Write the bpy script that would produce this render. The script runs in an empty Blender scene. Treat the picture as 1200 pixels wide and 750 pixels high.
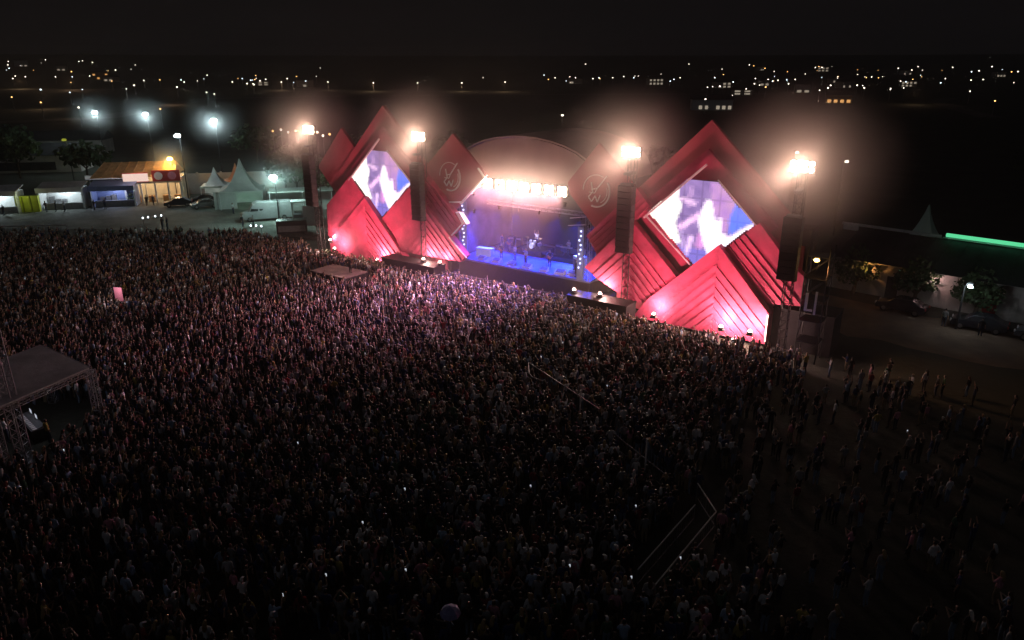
import bpy, bmesh, math, random
from mathutils import Vector, Matrix
R = math.radians
SC = bpy.context.scene
COL = SC.collection
rnd = random.Random(7)

# ------------------------------------------------------------------ camera, world, moon, exposure
cam = bpy.data.cameras.new('camera'); cam_o = bpy.data.objects.new('camera', cam); COL.objects.link(cam_o)
cam.sensor_width = 36.0; cam.lens = 36.0 * 857.0 / 1200.0
cam.clip_start = 0.3; cam.clip_end = 9000
cam_o.location = (0, 0, 22); cam_o.rotation_euler = (R(90 - 19.3), 0, 0)
SC.camera = cam_o
W = bpy.data.worlds.new('World'); SC.world = W; W.use_nodes = True
wn = W.node_tree; wn.nodes.clear()
wo = wn.nodes.new('ShaderNodeOutputWorld'); wb = wn.nodes.new('ShaderNodeBackground')
wt = wn.nodes.new('ShaderNodeTexCoord'); ws = wn.nodes.new('ShaderNodeSeparateXYZ'); wr = wn.nodes.new('ShaderNodeValToRGB')
wn.links.new(wt.outputs['Generated'], ws.inputs[0]); wn.links.new(ws.outputs['Z'], wr.inputs[0])
wr.color_ramp.elements[0].position = 0.0; wr.color_ramp.elements[0].color = (0.0040, 0.0034, 0.0038, 1)
wr.color_ramp.elements[1].position = 0.3; wr.color_ramp.elements[1].color = (0.0034, 0.0034, 0.0041, 1)
wn.links.new(wr.outputs[0], wb.inputs['Color']); wb.inputs['Strength'].default_value = 1.0
wn.links.new(wb.outputs[0], wo.inputs[0])
night_fill = bpy.data.lights.new('night_fill', 'SUN'); night_fill.energy = 0.02; night_fill.angle = R(0.5); night_fill.color = (0.75, 0.85, 1.0)  # added dim bluish fill from above, lifts the foreground crowd
night_fill_o = bpy.data.objects.new('night_fill', night_fill); COL.objects.link(night_fill_o); night_fill_o.rotation_euler = (R(48), 0, R(-25))
SC.view_settings.view_transform = 'Standard'; SC.view_settings.look = 'None'
SC.view_settings.exposure = 0.0; SC.view_settings.gamma = 1.0
SC.cycles.use_denoising = True
SC.cycles.max_bounces = 4; SC.cycles.volume_bounces = 0; SC.cycles.diffuse_bounces = 2; SC.cycles.glossy_bounces = 2
SC.cycles.sample_clamp_indirect = 4.0; SC.cycles.caustics_reflective = False; SC.cycles.caustics_refractive = False

# ------------------------------------------------------------------ materials
def mat(name, col, rough=0.8, noise=0.25, nscale=3.0, bump=0.0, bscale=20.0, metal=0.0, spec=0.3, detail=4.0):
    m = bpy.data.materials.new(name); m.use_nodes = True
    n = m.node_tree; b = n.nodes['Principled BSDF']
    b.inputs['Roughness'].default_value = rough; b.inputs['Metallic'].default_value = metal
    b.inputs['Specular IOR Level'].default_value = spec
    tc = n.nodes.new('ShaderNodeTexCoord'); nt = n.nodes.new('ShaderNodeTexNoise')
    nt.inputs['Scale'].default_value = nscale; nt.inputs['Detail'].default_value = detail
    n.links.new(tc.outputs['Object'], nt.inputs['Vector'])
    cr = n.nodes.new('ShaderNodeValToRGB')
    lo = tuple(c * (1 - noise) for c in col); hi = tuple(min(1, c * (1 + noise)) for c in col)
    cr.color_ramp.elements[0].position = 0.3; cr.color_ramp.elements[0].color = (*lo, 1)
    cr.color_ramp.elements[1].position = 0.7; cr.color_ramp.elements[1].color = (*hi, 1)
    n.links.new(nt.outputs['Fac'], cr.inputs[0]); n.links.new(cr.outputs[0], b.inputs['Base Color'])
    if bump:
        n2 = n.nodes.new('ShaderNodeTexNoise'); n2.inputs['Scale'].default_value = bscale
        n.links.new(tc.outputs['Object'], n2.inputs['Vector'])
        bp = n.nodes.new('ShaderNodeBump'); bp.inputs['Strength'].default_value = bump; bp.inputs['Distance'].default_value = 0.1
        n.links.new(n2.outputs['Fac'], bp.inputs['Height']); n.links.new(bp.outputs[0], b.inputs['Normal'])
    return m
def emit(name, col, strength, sample=True):
    m = bpy.data.materials.new(name); m.use_nodes = True; n = m.node_tree; n.nodes.clear()
    o = n.nodes.new('ShaderNodeOutputMaterial'); e = n.nodes.new('ShaderNodeEmission')
    e.inputs[0].default_value = (*col, 1); e.inputs[1].default_value = strength
    n.links.new(e.outputs[0], o.inputs[0])
    if not sample: m.cycles.emission_sampling = 'NONE'
    return m
M = {}
M['red'] = mat('red_fabric', (0.48, 0.055, 0.125), 0.75, 0.26, 0.7, 0.6, 1.6)
M['red_back'] = mat('red_fabric_hazed', (0.42, 0.085, 0.115), 0.85, 0.2, 0.4, 0.3, 2.0)  # back-panel red, greyed and lightened to carry the stage haze in its colour
M['trim'] = mat('white_trim', (0.8, 0.72, 0.72), 0.4, 0.05)
M['black'] = mat('black_paint', (0.018, 0.017, 0.018), 0.6, 0.3)
M['array'] = mat('speaker_black', (0.06, 0.05, 0.05), 0.6, 0.2, 2.0)
M['grille'] = mat('speaker_grille', (0.06, 0.045, 0.045), 0.6, 0.3, 12.0)
M['metal'] = mat('truss_aluminium', (0.38, 0.38, 0.40), 0.4, 0.15, 4.0, metal=0.6)
M['steel'] = mat('dull_steel', (0.22, 0.22, 0.23), 0.5, 0.2, 4.0, metal=0.3)
M['skirt'] = mat('black_skirt', (0.02, 0.016, 0.018), 0.9, 0.3)
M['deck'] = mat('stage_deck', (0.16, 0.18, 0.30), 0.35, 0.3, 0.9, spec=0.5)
M['backdrop'] = mat('backdrop_cloth', (0.035, 0.028, 0.032), 0.9, 0.25, 0.5, 0.3, 2.0)
M['fascia'] = mat('arch_cloth', (0.50, 0.36, 0.34), 0.9, 0.15, 0.3, 0.2, 2.0)
M['white'] = mat('white_paint', (0.75, 0.76, 0.76), 0.5, 0.1, 2.0)
M['tent'] = mat('white_canvas', (0.72, 0.74, 0.72), 0.7, 0.12, 0.7, 0.25, 2.0)
M['tent_o'] = mat('orange_canvas', (0.70, 0.30, 0.16), 0.7, 0.12, 0.7)
M['bluetent'] = mat('blue_canvas', (0.18, 0.23, 0.42), 0.7, 0.2, 0.7)
M['greyroof'] = mat('grey_canopy', (0.42, 0.42, 0.44), 0.7, 0.2, 0.8, 0.2, 3.0)
M['yellow'] = mat('yellow_panel', (0.55, 0.60, 0.06), 0.5, 0.2, 1.0)
M['tile'] = mat('ochre_roof', (0.42, 0.24, 0.11), 0.8, 0.25, 1.5, 0.3, 6.0)
M['cream'] = mat('cream_wall', (0.55, 0.50, 0.40), 0.8, 0.15, 0.8)
M['wallw'] = mat('whitewashed_wall', (0.50, 0.46, 0.42), 0.85, 0.2, 0.6, 0.2, 5.0)
M['redsign'] = mat('red_sign', (0.5, 0.06, 0.06), 0.6, 0.2, 2.0)
M['darkroof'] = mat('dark_roof', (0.045, 0.045, 0.05), 0.8, 0.3, 0.6, 0.3, 4.0)
M['fascia_w'] = mat('pale_gutter', (0.7, 0.7, 0.7), 0.6, 0.2, 0.7)
M['glass'] = mat('dark_glass', (0.02, 0.025, 0.03), 0.08, 0.1, spec=0.8)
M['tyre'] = mat('tyre_rubber', (0.015, 0.015, 0.015), 0.9, 0.2)
M['rim'] = mat('wheel_rim', (0.3, 0.3, 0.3), 0.3, 0.1, metal=0.8)
M['car_dark'] = mat('car_paint_dark', (0.02, 0.022, 0.03), 0.25, 0.05, spec=0.6)
M['car_grey'] = mat('car_paint_grey', (0.08, 0.09, 0.10), 0.25, 0.05, spec=0.6)
M['car_white'] = mat('car_paint_white', (0.36, 0.38, 0.39), 0.25, 0.05, spec=0.6)
M['bark'] = mat('bark', (0.10, 0.07, 0.05), 0.9, 0.3, 6.0)
M['leaf'] = mat('leaf_dark', (0.05, 0.085, 0.035), 0.7, 0.45, 1.2)
M['leaf2'] = mat('leaf_light', (0.09, 0.14, 0.07), 0.7, 0.45, 1.2)
M['ground'] = mat('trodden_grass', (0.040, 0.042, 0.032), 0.95, 0.35, 0.15, 0.4, 2.0)
M['pave'] = mat('pale_asphalt', (0.14, 0.15, 0.135), 0.85, 0.55, 0.22, 0.6, 1.2)
M['dirt'] = mat('brown_dirt', (0.15, 0.10, 0.07), 0.95, 0.35, 0.35, 0.4, 2.0)
M['farroad'] = mat('far_asphalt', (0.10, 0.09, 0.085), 0.9, 0.3, 0.05)
M['ply'] = mat('worn_plywood', (0.20, 0.14, 0.13), 0.8, 0.3, 1.0)
M['side_cloth'] = mat('side_cloth', (0.12, 0.11, 0.15), 0.9, 0.3, 0.8, 0.3, 2.0)
M['drum'] = mat('drum_shell', (0.7, 0.7, 0.75), 0.3, 0.1, 5.0)
M['brass'] = mat('cymbal_brass', (0.7, 0.55, 0.25), 0.25, 0.1, metal=0.8)
M['guitar'] = mat('guitar_wood', (0.45, 0.2, 0.08), 0.3, 0.3, 3.0)
M['amp'] = mat('amp_cloth', (0.07, 0.06, 0.06), 0.7, 0.3, 8.0)
M['lilac'] = mat('lilac_nylon', (0.32, 0.30, 0.55), 0.6, 0.15, 4.0)
M['pink'] = mat('pink_banner', (0.75, 0.28, 0.38), 0.6, 0.1, 2.0)
M['skin'] = mat('skin', (0.42, 0.26, 0.18), 0.6, 0.1, 8.0)
M['skin2'] = mat('skin_tan', (0.28, 0.16, 0.10), 0.6, 0.1, 8.0)
M['hair_k'] = mat('hair_black', (0.015, 0.012, 0.010), 0.45, 0.3, 20.0)
M['hair_b'] = mat('hair_brown', (0.07, 0.035, 0.018), 0.45, 0.3, 20.0)
M['hair_y'] = mat('hair_blond', (0.35, 0.24, 0.11), 0.45, 0.3, 20.0)
M['shoe'] = mat('shoe_leather', (0.04, 0.035, 0.03), 0.6, 0.2)
SHIRTS = {'white': (0.72, 0.72, 0.74), 'black': (0.02, 0.02, 0.022), 'grey': (0.25, 0.25, 0.26), 'navy': (0.03, 0.05, 0.14),
          'red': (0.26, 0.045, 0.045), 'green': (0.05, 0.12, 0.07), 'yellow': (0.48, 0.38, 0.10), 'pink': (0.55, 0.25, 0.32), 'pale blue': (0.35, 0.48, 0.66)}
PANTS = {'dark jeans': (0.03, 0.04, 0.07), 'black trousers': (0.015, 0.015, 0.016), 'khaki trousers': (0.26, 0.20, 0.12), 'light jeans': (0.20, 0.27, 0.38)}
MS = {k: mat('cotton_' + k.replace(' ', '_'), v, 0.85, 0.15, 6.0, 0.2, 12.0) for k, v in SHIRTS.items()}
MP = {k: mat('denim_' + k.replace(' ', '_'), v, 0.85, 0.2, 6.0) for k, v in PANTS.items()}
E_WARM = emit('lamp_warm', (1.0, 0.80, 0.58), 60, False)
E_UP = emit('uplight_glow', (1.0, 0.60, 0.52), 14, False)
E_COOL = emit('lamp_cool', (0.72, 0.95, 1.0), 60, False)
E_AMB = emit('lamp_amber', (1.0, 0.55, 0.12), 30, False)
E_BULB = emit('bulb_blue_white', (0.55, 0.6, 1.0), 3.0, False)
E_GREEN = emit('tube_green', (0.12, 0.75, 0.35), 1.0)
E_FARW = emit('far_lamp_white', (1.0, 0.86, 0.70), 6.0, False)
E_FARO = emit('far_lamp_orange', (1.0, 0.50, 0.16), 5.0, False)
E_FARC = emit('far_lamp_cool', (0.80, 0.92, 1.0), 5.0, False)
E_WIN = emit('lit_window', (1.0, 0.85, 0.65), .35, False)
E_WINO = emit('lit_window_orange', (1.0, .5, .16), .9, False)
E_PHONE = emit('phone_screen', (0.8, 0.88, 1.0), 0.6, False)
E_SIGN = emit('lit_sign', (1.0, 0.72, 0.62), 0.9)
E_YEL = emit('lit_yellow', (0.75, 0.80, 0.08), 0.35)

# ------------------------------------------------------------------ mesh helpers
class MB:
    def __init__(s): s.v = []; s.f = []; s.m = []
    def poly(s, vs, fs, mi=0):
        b = len(s.v); s.v += [tuple(v) for v in vs]; s.f += [tuple(b + i for i in f) for f in fs]; s.m += [mi] * len(fs); return s
    def box(s, x0, x1, y0, y1, z0, z1, mi=0, T=None):
        vs = [Vector((x, y, z)) for z in (z0, z1) for y in (y0, y1) for x in (x0, x1)]
        if T: vs = [T @ v for v in vs]
        return s.poly(vs, [(0, 2, 3, 1), (4, 5, 7, 6), (0, 1, 5, 4), (2, 6, 7, 3), (0, 4, 6, 2), (1, 3, 7, 5)], mi)
    def bar(s, a, b, r=0.03, n=5, mi=0, r2=None):
        a = Vector(a); b = Vector(b); d = (b - a)
        if d.length < 1e-6: return s
        q = d.to_track_quat('Z', 'Y'); r2 = r if r2 is None else r2
        vs = []
        for p, rr in ((a, r), (b, r2)):
            for i in range(n):
                t = 2 * math.pi * (i + .5) / n; vs.append(p + q @ Vector((rr * math.cos(t), rr * math.sin(t), 0)))
        fs = [(i, (i + 1) % n, n + (i + 1) % n, n + i) for i in range(n)] + [tuple(range(n))[::-1], tuple(range(n, 2 * n))]
        return s.poly(vs, fs, mi)
    def lathe(s, prof, n=12, mi=0, T=None, cap=True):
        vs = []
        for r, z in prof:
            for i in range(n):
                t = 2 * math.pi * i / n; v = Vector((r * math.cos(t), r * math.sin(t), z)); vs.append(T @ v if T else v)
        fs = []
        for k in range(len(prof) - 1):
            for i in range(n):
                j = (i + 1) % n; fs.append((k * n + i, k * n + j, (k + 1) * n + j, (k + 1) * n + i))
        if cap: fs += [tuple(range(n))[::-1], tuple(range((len(prof) - 1) * n, len(prof) * n))]
        return s.poly(vs, fs, mi)
    def prism(s, pts, d0, d1, mi=0):          # polygon in (x,z), from y=-d0 (back) to y=-d1 (front); d1 number or list per point
        n = len(pts); fr = d1 if isinstance(d1, (list, tuple)) else [d1] * n
        vs = [(x, -d0, z) for x, z in pts] + [(x, -fr[i], z) for i, (x, z) in enumerate(pts)]
        fs = [tuple(range(n)), tuple(range(n, 2 * n))[::-1]] + [(i, n + i, n + (i + 1) % n, (i + 1) % n) for i in range(n)]
        return s.poly(vs, fs, mi)
    def build(s, name, mats, parent=None, smooth=False):
        me = bpy.data.meshes.new(name); me.from_pydata(s.v, [], s.f)
        for m in (mats if isinstance(mats, (list, tuple)) else [mats]): me.materials.append(m)
        me.polygons.foreach_set('material_index', s.m)
        bm = bmesh.new(); bm.from_mesh(me); bmesh.ops.recalc_face_normals(bm, faces=bm.faces); bm.to_mesh(me); bm.free()
        if smooth: me.polygons.foreach_set('use_smooth', [True] * len(me.polygons))
        o = bpy.data.objects.new(name, me); COL.objects.link(o)
        if parent: o.parent = parent
        return o
def tag(o, label=None, cat=None, group=None, kind=None):
    if label: o['label'] = label
    if cat: o['category'] = cat
    if group: o['group'] = group
    if kind: o['kind'] = kind
    return o
def thing(name, label, cat, loc=(0, 0, 0), rz=0.0, group=None):
    o = bpy.data.objects.new(name, None); COL.objects.link(o); o.location = loc; o.rotation_euler = (0, 0, rz)
    o.empty_display_size = 0.3
    return tag(o, label, cat, group)
def kids(o): return [c for c in o.children]
def copy_tree(o, parent=None):
    c = o.copy(); COL.objects.link(c)
    if parent: c.parent = parent
    for ch in kids(o): copy_tree(ch, c)
    return c
def lamp(kind, name, loc, energy, col, parent=None, target=None, size=60, blend=0.6, radius=0.3):
    l = bpy.data.lights.new(name, kind); l.energy = energy; l.color = col
    if kind == 'SPOT': l.spot_size = R(size); l.spot_blend = blend; l.shadow_soft_size = radius
    elif kind == 'POINT': l.shadow_soft_size = radius
    elif kind == 'AREA': l.size = radius
    o = bpy.data.objects.new(name, l); COL.objects.link(o); o.location = loc
    if target is not None: o.rotation_euler = (Vector(target) - Vector(loc)).to_track_quat('-Z', 'Y').to_euler()
    if parent: o.parent = parent
    return o
# the festival front: one straight frontage; s runs along it, d comes out towards the crowd
TH = R(-35.5); AX = Vector((math.cos(TH), math.sin(TH), 0)); NX = Vector((AX.y, -AX.x, 0)); OO = Vector((0.9, 73.15, 0))
def F(s, d=0, z=0): return OO + AX * s + NX * d + Vector((0, 0, z))
def terr(x, y):
    t = min(1, max(0, (math.hypot(x, y) - 600) / 1600)); return 45 * t * t * (3 - 2 * t)

# ------------------------------------------------------------------ ground and roads
def build_ground():
    rs = [0, 8, 20, 40, 70, 100, 140, 200, 300, 450, 600, 750, 900, 1100, 1350, 1600, 1900, 2300, 3000, 4500]; n = 64
    vs = [(0, 0, 0)]; fs = []
    for r in rs[1:]:
        for i in range(n):
            t = 2 * math.pi * i / n; x = r * math.cos(t); y = r * math.sin(t); vs.append((x, y, terr(x, y)))
    for i in range(n): fs.append((0, 1 + i, 1 + (i + 1) % n))
    for k in range(len(rs) - 2):
        for i in range(n):
            j = (i + 1) % n; fs.append((1 + k * n + i, 1 + (k + 1) * n + i, 1 + (k + 1) * n + j, 1 + k * n + j))
    tag(MB().poly(vs, fs).build('ground', M['ground'], smooth=True), kind='structure')
build_ground()
def sheet(name, pts, z, m):
    b = MB(); b.poly([(x, y, z) for x, y in pts], [tuple(range(len(pts)))])
    return tag(b.build(name, m), kind='structure')
def ragged(pts, amp, step, seed):
    rr = random.Random(seed); out = []
    for i, p in enumerate(pts):
        q = pts[(i + 1) % len(pts)]; L = math.dist(p, q); k = max(1, int(L / step))
        for j in range(k):
            t = j / k; out.append((p[0] + (q[0] - p[0]) * t + rr.uniform(-amp, amp), p[1] + (q[1] - p[1]) * t + rr.uniform(-amp, amp)))
    return out
sheet('service_yard', ragged([(-90, 104), (-60, 102), (-36, 97), (-27, 96), (-24, 112), (-34, 130), (-56, 131), (-95, 121)], 0.6, 3, 1), 0.012, M['pave'])
sheet('dirt_road', ragged([(27.5, 60.5), (34, 54.5), (44, 47), (60, 38), (66, 44), (46, 57.5), (38, 64), (31, 71.5)], 0.5, 2, 2), 0.012, M['dirt'])
def road(name, pts, w, z, m):
    b = MB(); vs = []
    P = []
    for i in range(len(pts) - 1):
        k = 14
        for j in range(k): t = j / k; P.append((pts[i][0] * (1 - t) + pts[i + 1][0] * t, pts[i][1] * (1 - t) + pts[i + 1][1] * t))
    P.append(pts[-1])
    for i, (x, y) in enumerate(P):
        a = P[max(0, i - 1)]; c = P[min(len(P) - 1, i + 1)]; d = Vector((c[0] - a[0], c[1] - a[1])).normalized(); nx, ny = -d.y, d.x
        for sgn in (-1, 1):
            X = x + nx * w * sgn / 2; Y = y + ny * w * sgn / 2; vs.append((X, Y, terr(X, Y) + z))
    b.poly(vs, [(2 * i, 2 * i + 1, 2 * i + 3, 2 * i + 2) for i in range(len(P) - 1)])
    return tag(b.build(name, m), kind='structure')
road('far_road', [(-330, 250), (-196, 300), (-175, 325), (-190, 420), (-203, 507), (-121, 545), (0, 575), (200, 590)], 14, 0.3, M['farroad'])
road('hill_road', [(-520, 600), (-367, 640), (-250, 700)], 12, 0.5, M['farroad'])
road('side_road', [(300, 520), (257, 461), (225, 380), (206, 325)], 10, 0.3, M['farroad'])

# ------------------------------------------------------------------ facade panels (s,z) polygons with real bands
def clip(poly, a, b, c, keep):           # keep points with a*x+b*z+c >= 0 (keep=1) or <= 0
    out = []; g = lambda p: (a * p[0] + b * p[1] + c) * keep
    for i in range(len(poly)):
        p, q = poly[i], poly[(i + 1) % len(poly)]; gp, gq = g(p), g(q)
        if gp >= 0: out.append(p)
        if (gp > 0 and gq < 0) or (gp < 0 and gq > 0):
            t = gp / (gp - gq); out.append((p[0] + (q[0] - p[0]) * t, p[1] + (q[1] - p[1]) * t))
    return out
def panel(parent, pts, d, thick=0.45, bands=None, m=None, name='fabric_panel', label=None):
    """bands: list of (dirx, dirz, pitch, smooth0) half-systems: chevron = two with a split at s0"""
    b = MB(); m = m or M['red']
    b.prism(pts, d - thick, d - 0.16)
    if not bands: b.prism(pts, d - 0.118, d)
    else:
        for (side, s0, ux, uz, pitch, first) in bands:
            P = pts if side == 0 else clip(pts, 1, 0, -s0, side)
            if len(P) < 3: continue
            pr = [p[0] * ux + p[1] * uz for p in P]; top = max(p[0] * ux + p[1] * uz for p in pts); lo = min(pr)
            edge = top; w = first
            while edge > lo:
                e2 = edge - w
                Q = clip(clip(P, ux, uz, -edge, -1), ux, uz, -e2, 1)
                e2g = e2 + min(.04, w * .2)
                Q = clip(clip(P, ux, uz, -edge, -1), ux, uz, -e2g, 1)
                if len(Q) >= 3 :
                    fr = [d + 0.02 - 0.115 * min(1, max(0, (edge - (q[0] * ux + q[1] * uz)) / w)) + 0.10 * 0 for q in Q]
                    b.prism(Q, d - 0.158, fr)
                edge = e2; w = pitch
    o = b.build(name, m, parent)
    if label: o['label'] = label
    return o
k7 = math.sqrt(.5)
def chev(s0, pitch, first): return [(-1, s0, -k7, k7, pitch, first), (1, s0 + 0.0, k7, k7, pitch, first)]
def diamond(cx, cz, hw, hh): return [(cx, cz + hh), (cx + hw, cz), (cx, cz - hh), (cx - hw, cz)]
def strip(parent, a, b, d, w=0.14, t=0.12, name='edge_trim', m=None):
    a = Vector((a[0], 0, a[1])); b = Vector((b[0], 0, b[1])); u = (b - a).normalized(); nn = Vector((-u.z, 0, u.x)) * w / 2
    pts = [(a + nn), (b + nn), (b - nn), (a - nn)]
    return MB().prism([(p.x, p.z) for p in pts], d, d + t).build(name, m or M['trim'], parent)

VC = {}
def video_panel(parent, cx, sgn, d):
    """LED screen: fine grid whose colours carry the close-up being shown"""
    P = [(-4.6, 0.0), (-1.35, 3.1), (1.25, 3.2), (4.6, 0.0), (0, -4.15)]
    N = 60
    def inside(x, z, poly):
        c = False; n = len(poly)
        for i in range(n):
            x1, z1 = poly[i]; x2, z2 = poly[(i + 1) % n]
            if (z1 > z) != (z2 > z) and x < (x2 - x1) * (z - z1) / (z2 - z1) + x1: c = not c
        return c
    def seg(x, z, a, b):
        ax, az = a; bx, bz = b; L = (bx - ax) ** 2 + (bz - az) ** 2; t = max(0, min(1, ((x - ax) * (bx - ax) + (z - az) * (bz - az)) / L))
        return math.hypot(x - ax - t * (bx - ax), z - az - t * (bz - az))
    left = [(-5, .3), (-1.9, 3.3), (-2.0, 1.6), (-1.6, .9), (-2.1, -.6), (-1.5, -2.2), (-3, -2.8), (-5, -1)]
    arm = [(.55, 1.7), (.95, 1.5), (1.3, .1), (1.9, .2), (2.0, -1.0), (2.7, -1.2), (4.0, -.2), (5, .4), (5, -.6), (2.6, -2.2), (1.2, -3.4), (.6, -2.2), (.2, -1.2), (-.1, -.2), (0.2, 1)]
    head = [(.7, 3.1), (1.6, 3.0), (3.2, 1.4), (2.6, .4), (2.4, -.8), (1.9, -.9), (1.8, .25), (1.2, .35), (.9, 1.6)]
    blue = [(3.0, 1.7), (5, 0), (4.0, -.1), (2.7, -1.1), (2.5, .2)]
    def colour(x, z):
        n = math.sin(x * 3.1 + math.sin(z * 2.3)) * math.sin(z * 3.7 + x)
        if inside(x, z, left): return (1.0, .97, .86)
        if inside(x, z, arm): return (1.0, .86 + .04 * n, 1.0)
        if inside(x, z, blue): return (.10, .18, .80)
        if inside(x, z, head): return (.42 + .06 * n, .22 + .04 * n, .50)
        c = (.24 + .05 * n, .15 + .03 * n, .36 + .05 * n)
        for a, b, w, k in (((-1.6, -.9), (-.1, .25), .22, (.85, .5, .8)), ((-1.7, 1.5), (-.5, 1.2), .18, (.7, .45, .7)), ((-.9, 2.4), (-1.0, 1.0), .14, (.5, .3, .55)),
                           ((-.6, -1.7), (-.9, -3.0), .2, (.75, .5, .85)), ((-1.5, -1.2), (-1.3, -2.6), .14, (.45, .3, .6)), ((.3, -1.5), (.2, -2.2), .35, (.6, .25, .6))):
            if seg(x, z, a, b) < w: return k
        if z < -2.6: return (.18, .14, .50)
        return c
    b = MB()
    b.prism([(cx + x, 9.85 + z) for x, z in P], d - 0.25, d - 0.02)
    o = b.build('led_screen', M['black'], parent)
    vs = []; fs = []; cols = []; step = 9.4 / N; idx = {}
    def vid(i, j):
        if (i, j) not in idx:
            idx[(i, j)] = len(vs); vs.append((cx - 4.7 + i * step, -(d + 0.0), 9.85 - 4.7 + j * step))
        return idx[(i, j)]
    for i in range(N):
        for j in range(N):
            x = -4.7 + (i + .5) * step; z = -4.7 + (j + .5) * step
            if inside(x, z, P):
                fs.append((vid(i, j), vid(i + 1, j), vid(i + 1, j + 1), vid(i, j + 1)))
                c = [0, 0, 0]
                for dx in (-.1, .1):
                    for dz in (-.1, .1):
                        k = colour(x + dx, z + dz); c = [c[q] + k[q] / 4 for q in range(3)]
                if i % 10 == 0 or j % 10 == 0: c = [q * .82 for q in c]
                cols.append(c)
    me = bpy.data.meshes.new('video_picture'); me.from_pydata(vs, [], fs)
    ca = me.color_attributes.new('pix', 'FLOAT_COLOR', 'CORNER')
    flat = []
    for c in cols: flat += [c[0], c[1], c[2], 1] * 4
    ca.data.foreach_set('color', flat); me.materials.append(M['video'])
    vo = bpy.data.objects.new('video_picture', me); COL.objects.link(vo); vo.parent = o
    return o
mv = bpy.data.materials.new('led_video'); mv.use_nodes = True; n = mv.node_tree; n.nodes.clear()
o_ = n.nodes.new('ShaderNodeOutputMaterial'); e_ = n.nodes.new('ShaderNodeEmission'); a_ = n.nodes.new('ShaderNodeAttribute'); a_.attribute_name = 'pix'
e_.inputs[1].default_value = 1.6; n.links.new(a_.outputs['Color'], e_.inputs[0]); n.links.new(e_.outputs[0], o_.inputs[0])
mv.cycles.emission_sampling = 'NONE'; M['video'] = mv

def emblem(parent, cx, cz, d, r=1.45):
    b = MB(); pts = []
    def line(P, w=0.07):
        for a, c in zip(P[:-1], P[1:]): b.bar((cx + a[0], -d, cz + a[1]), (cx + c[0], -d, cz + c[1]), w, 4)
    line([(r * math.cos(R(a)) * .95, r * math.sin(R(a))) for a in range(35, -110, -12)], 0.10)
    line([(r * math.cos(R(a)) * .95, r * math.sin(R(a))) for a in range(60, 190, 12)], 0.05)
    line([(r * .78 * math.cos(R(a)), r * .78 * math.sin(R(a))) for a in range(20, -70, -12)], 0.05)
    line([(1.05, 1.45), (.1, .25), (-.5, .1)], 0.08)
    line([(-.55, .75), (-.35, -.1), (-.8, -.6), (-.45, -1.0), (-.1, -.45), (.15, -1.0), (.45, -.3)], 0.07)
    line([(-.75, -.15), (-.15, -.2), (.1, .25)], 0.05)
    return b.build('emblem', M['trim'], parent)

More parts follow.
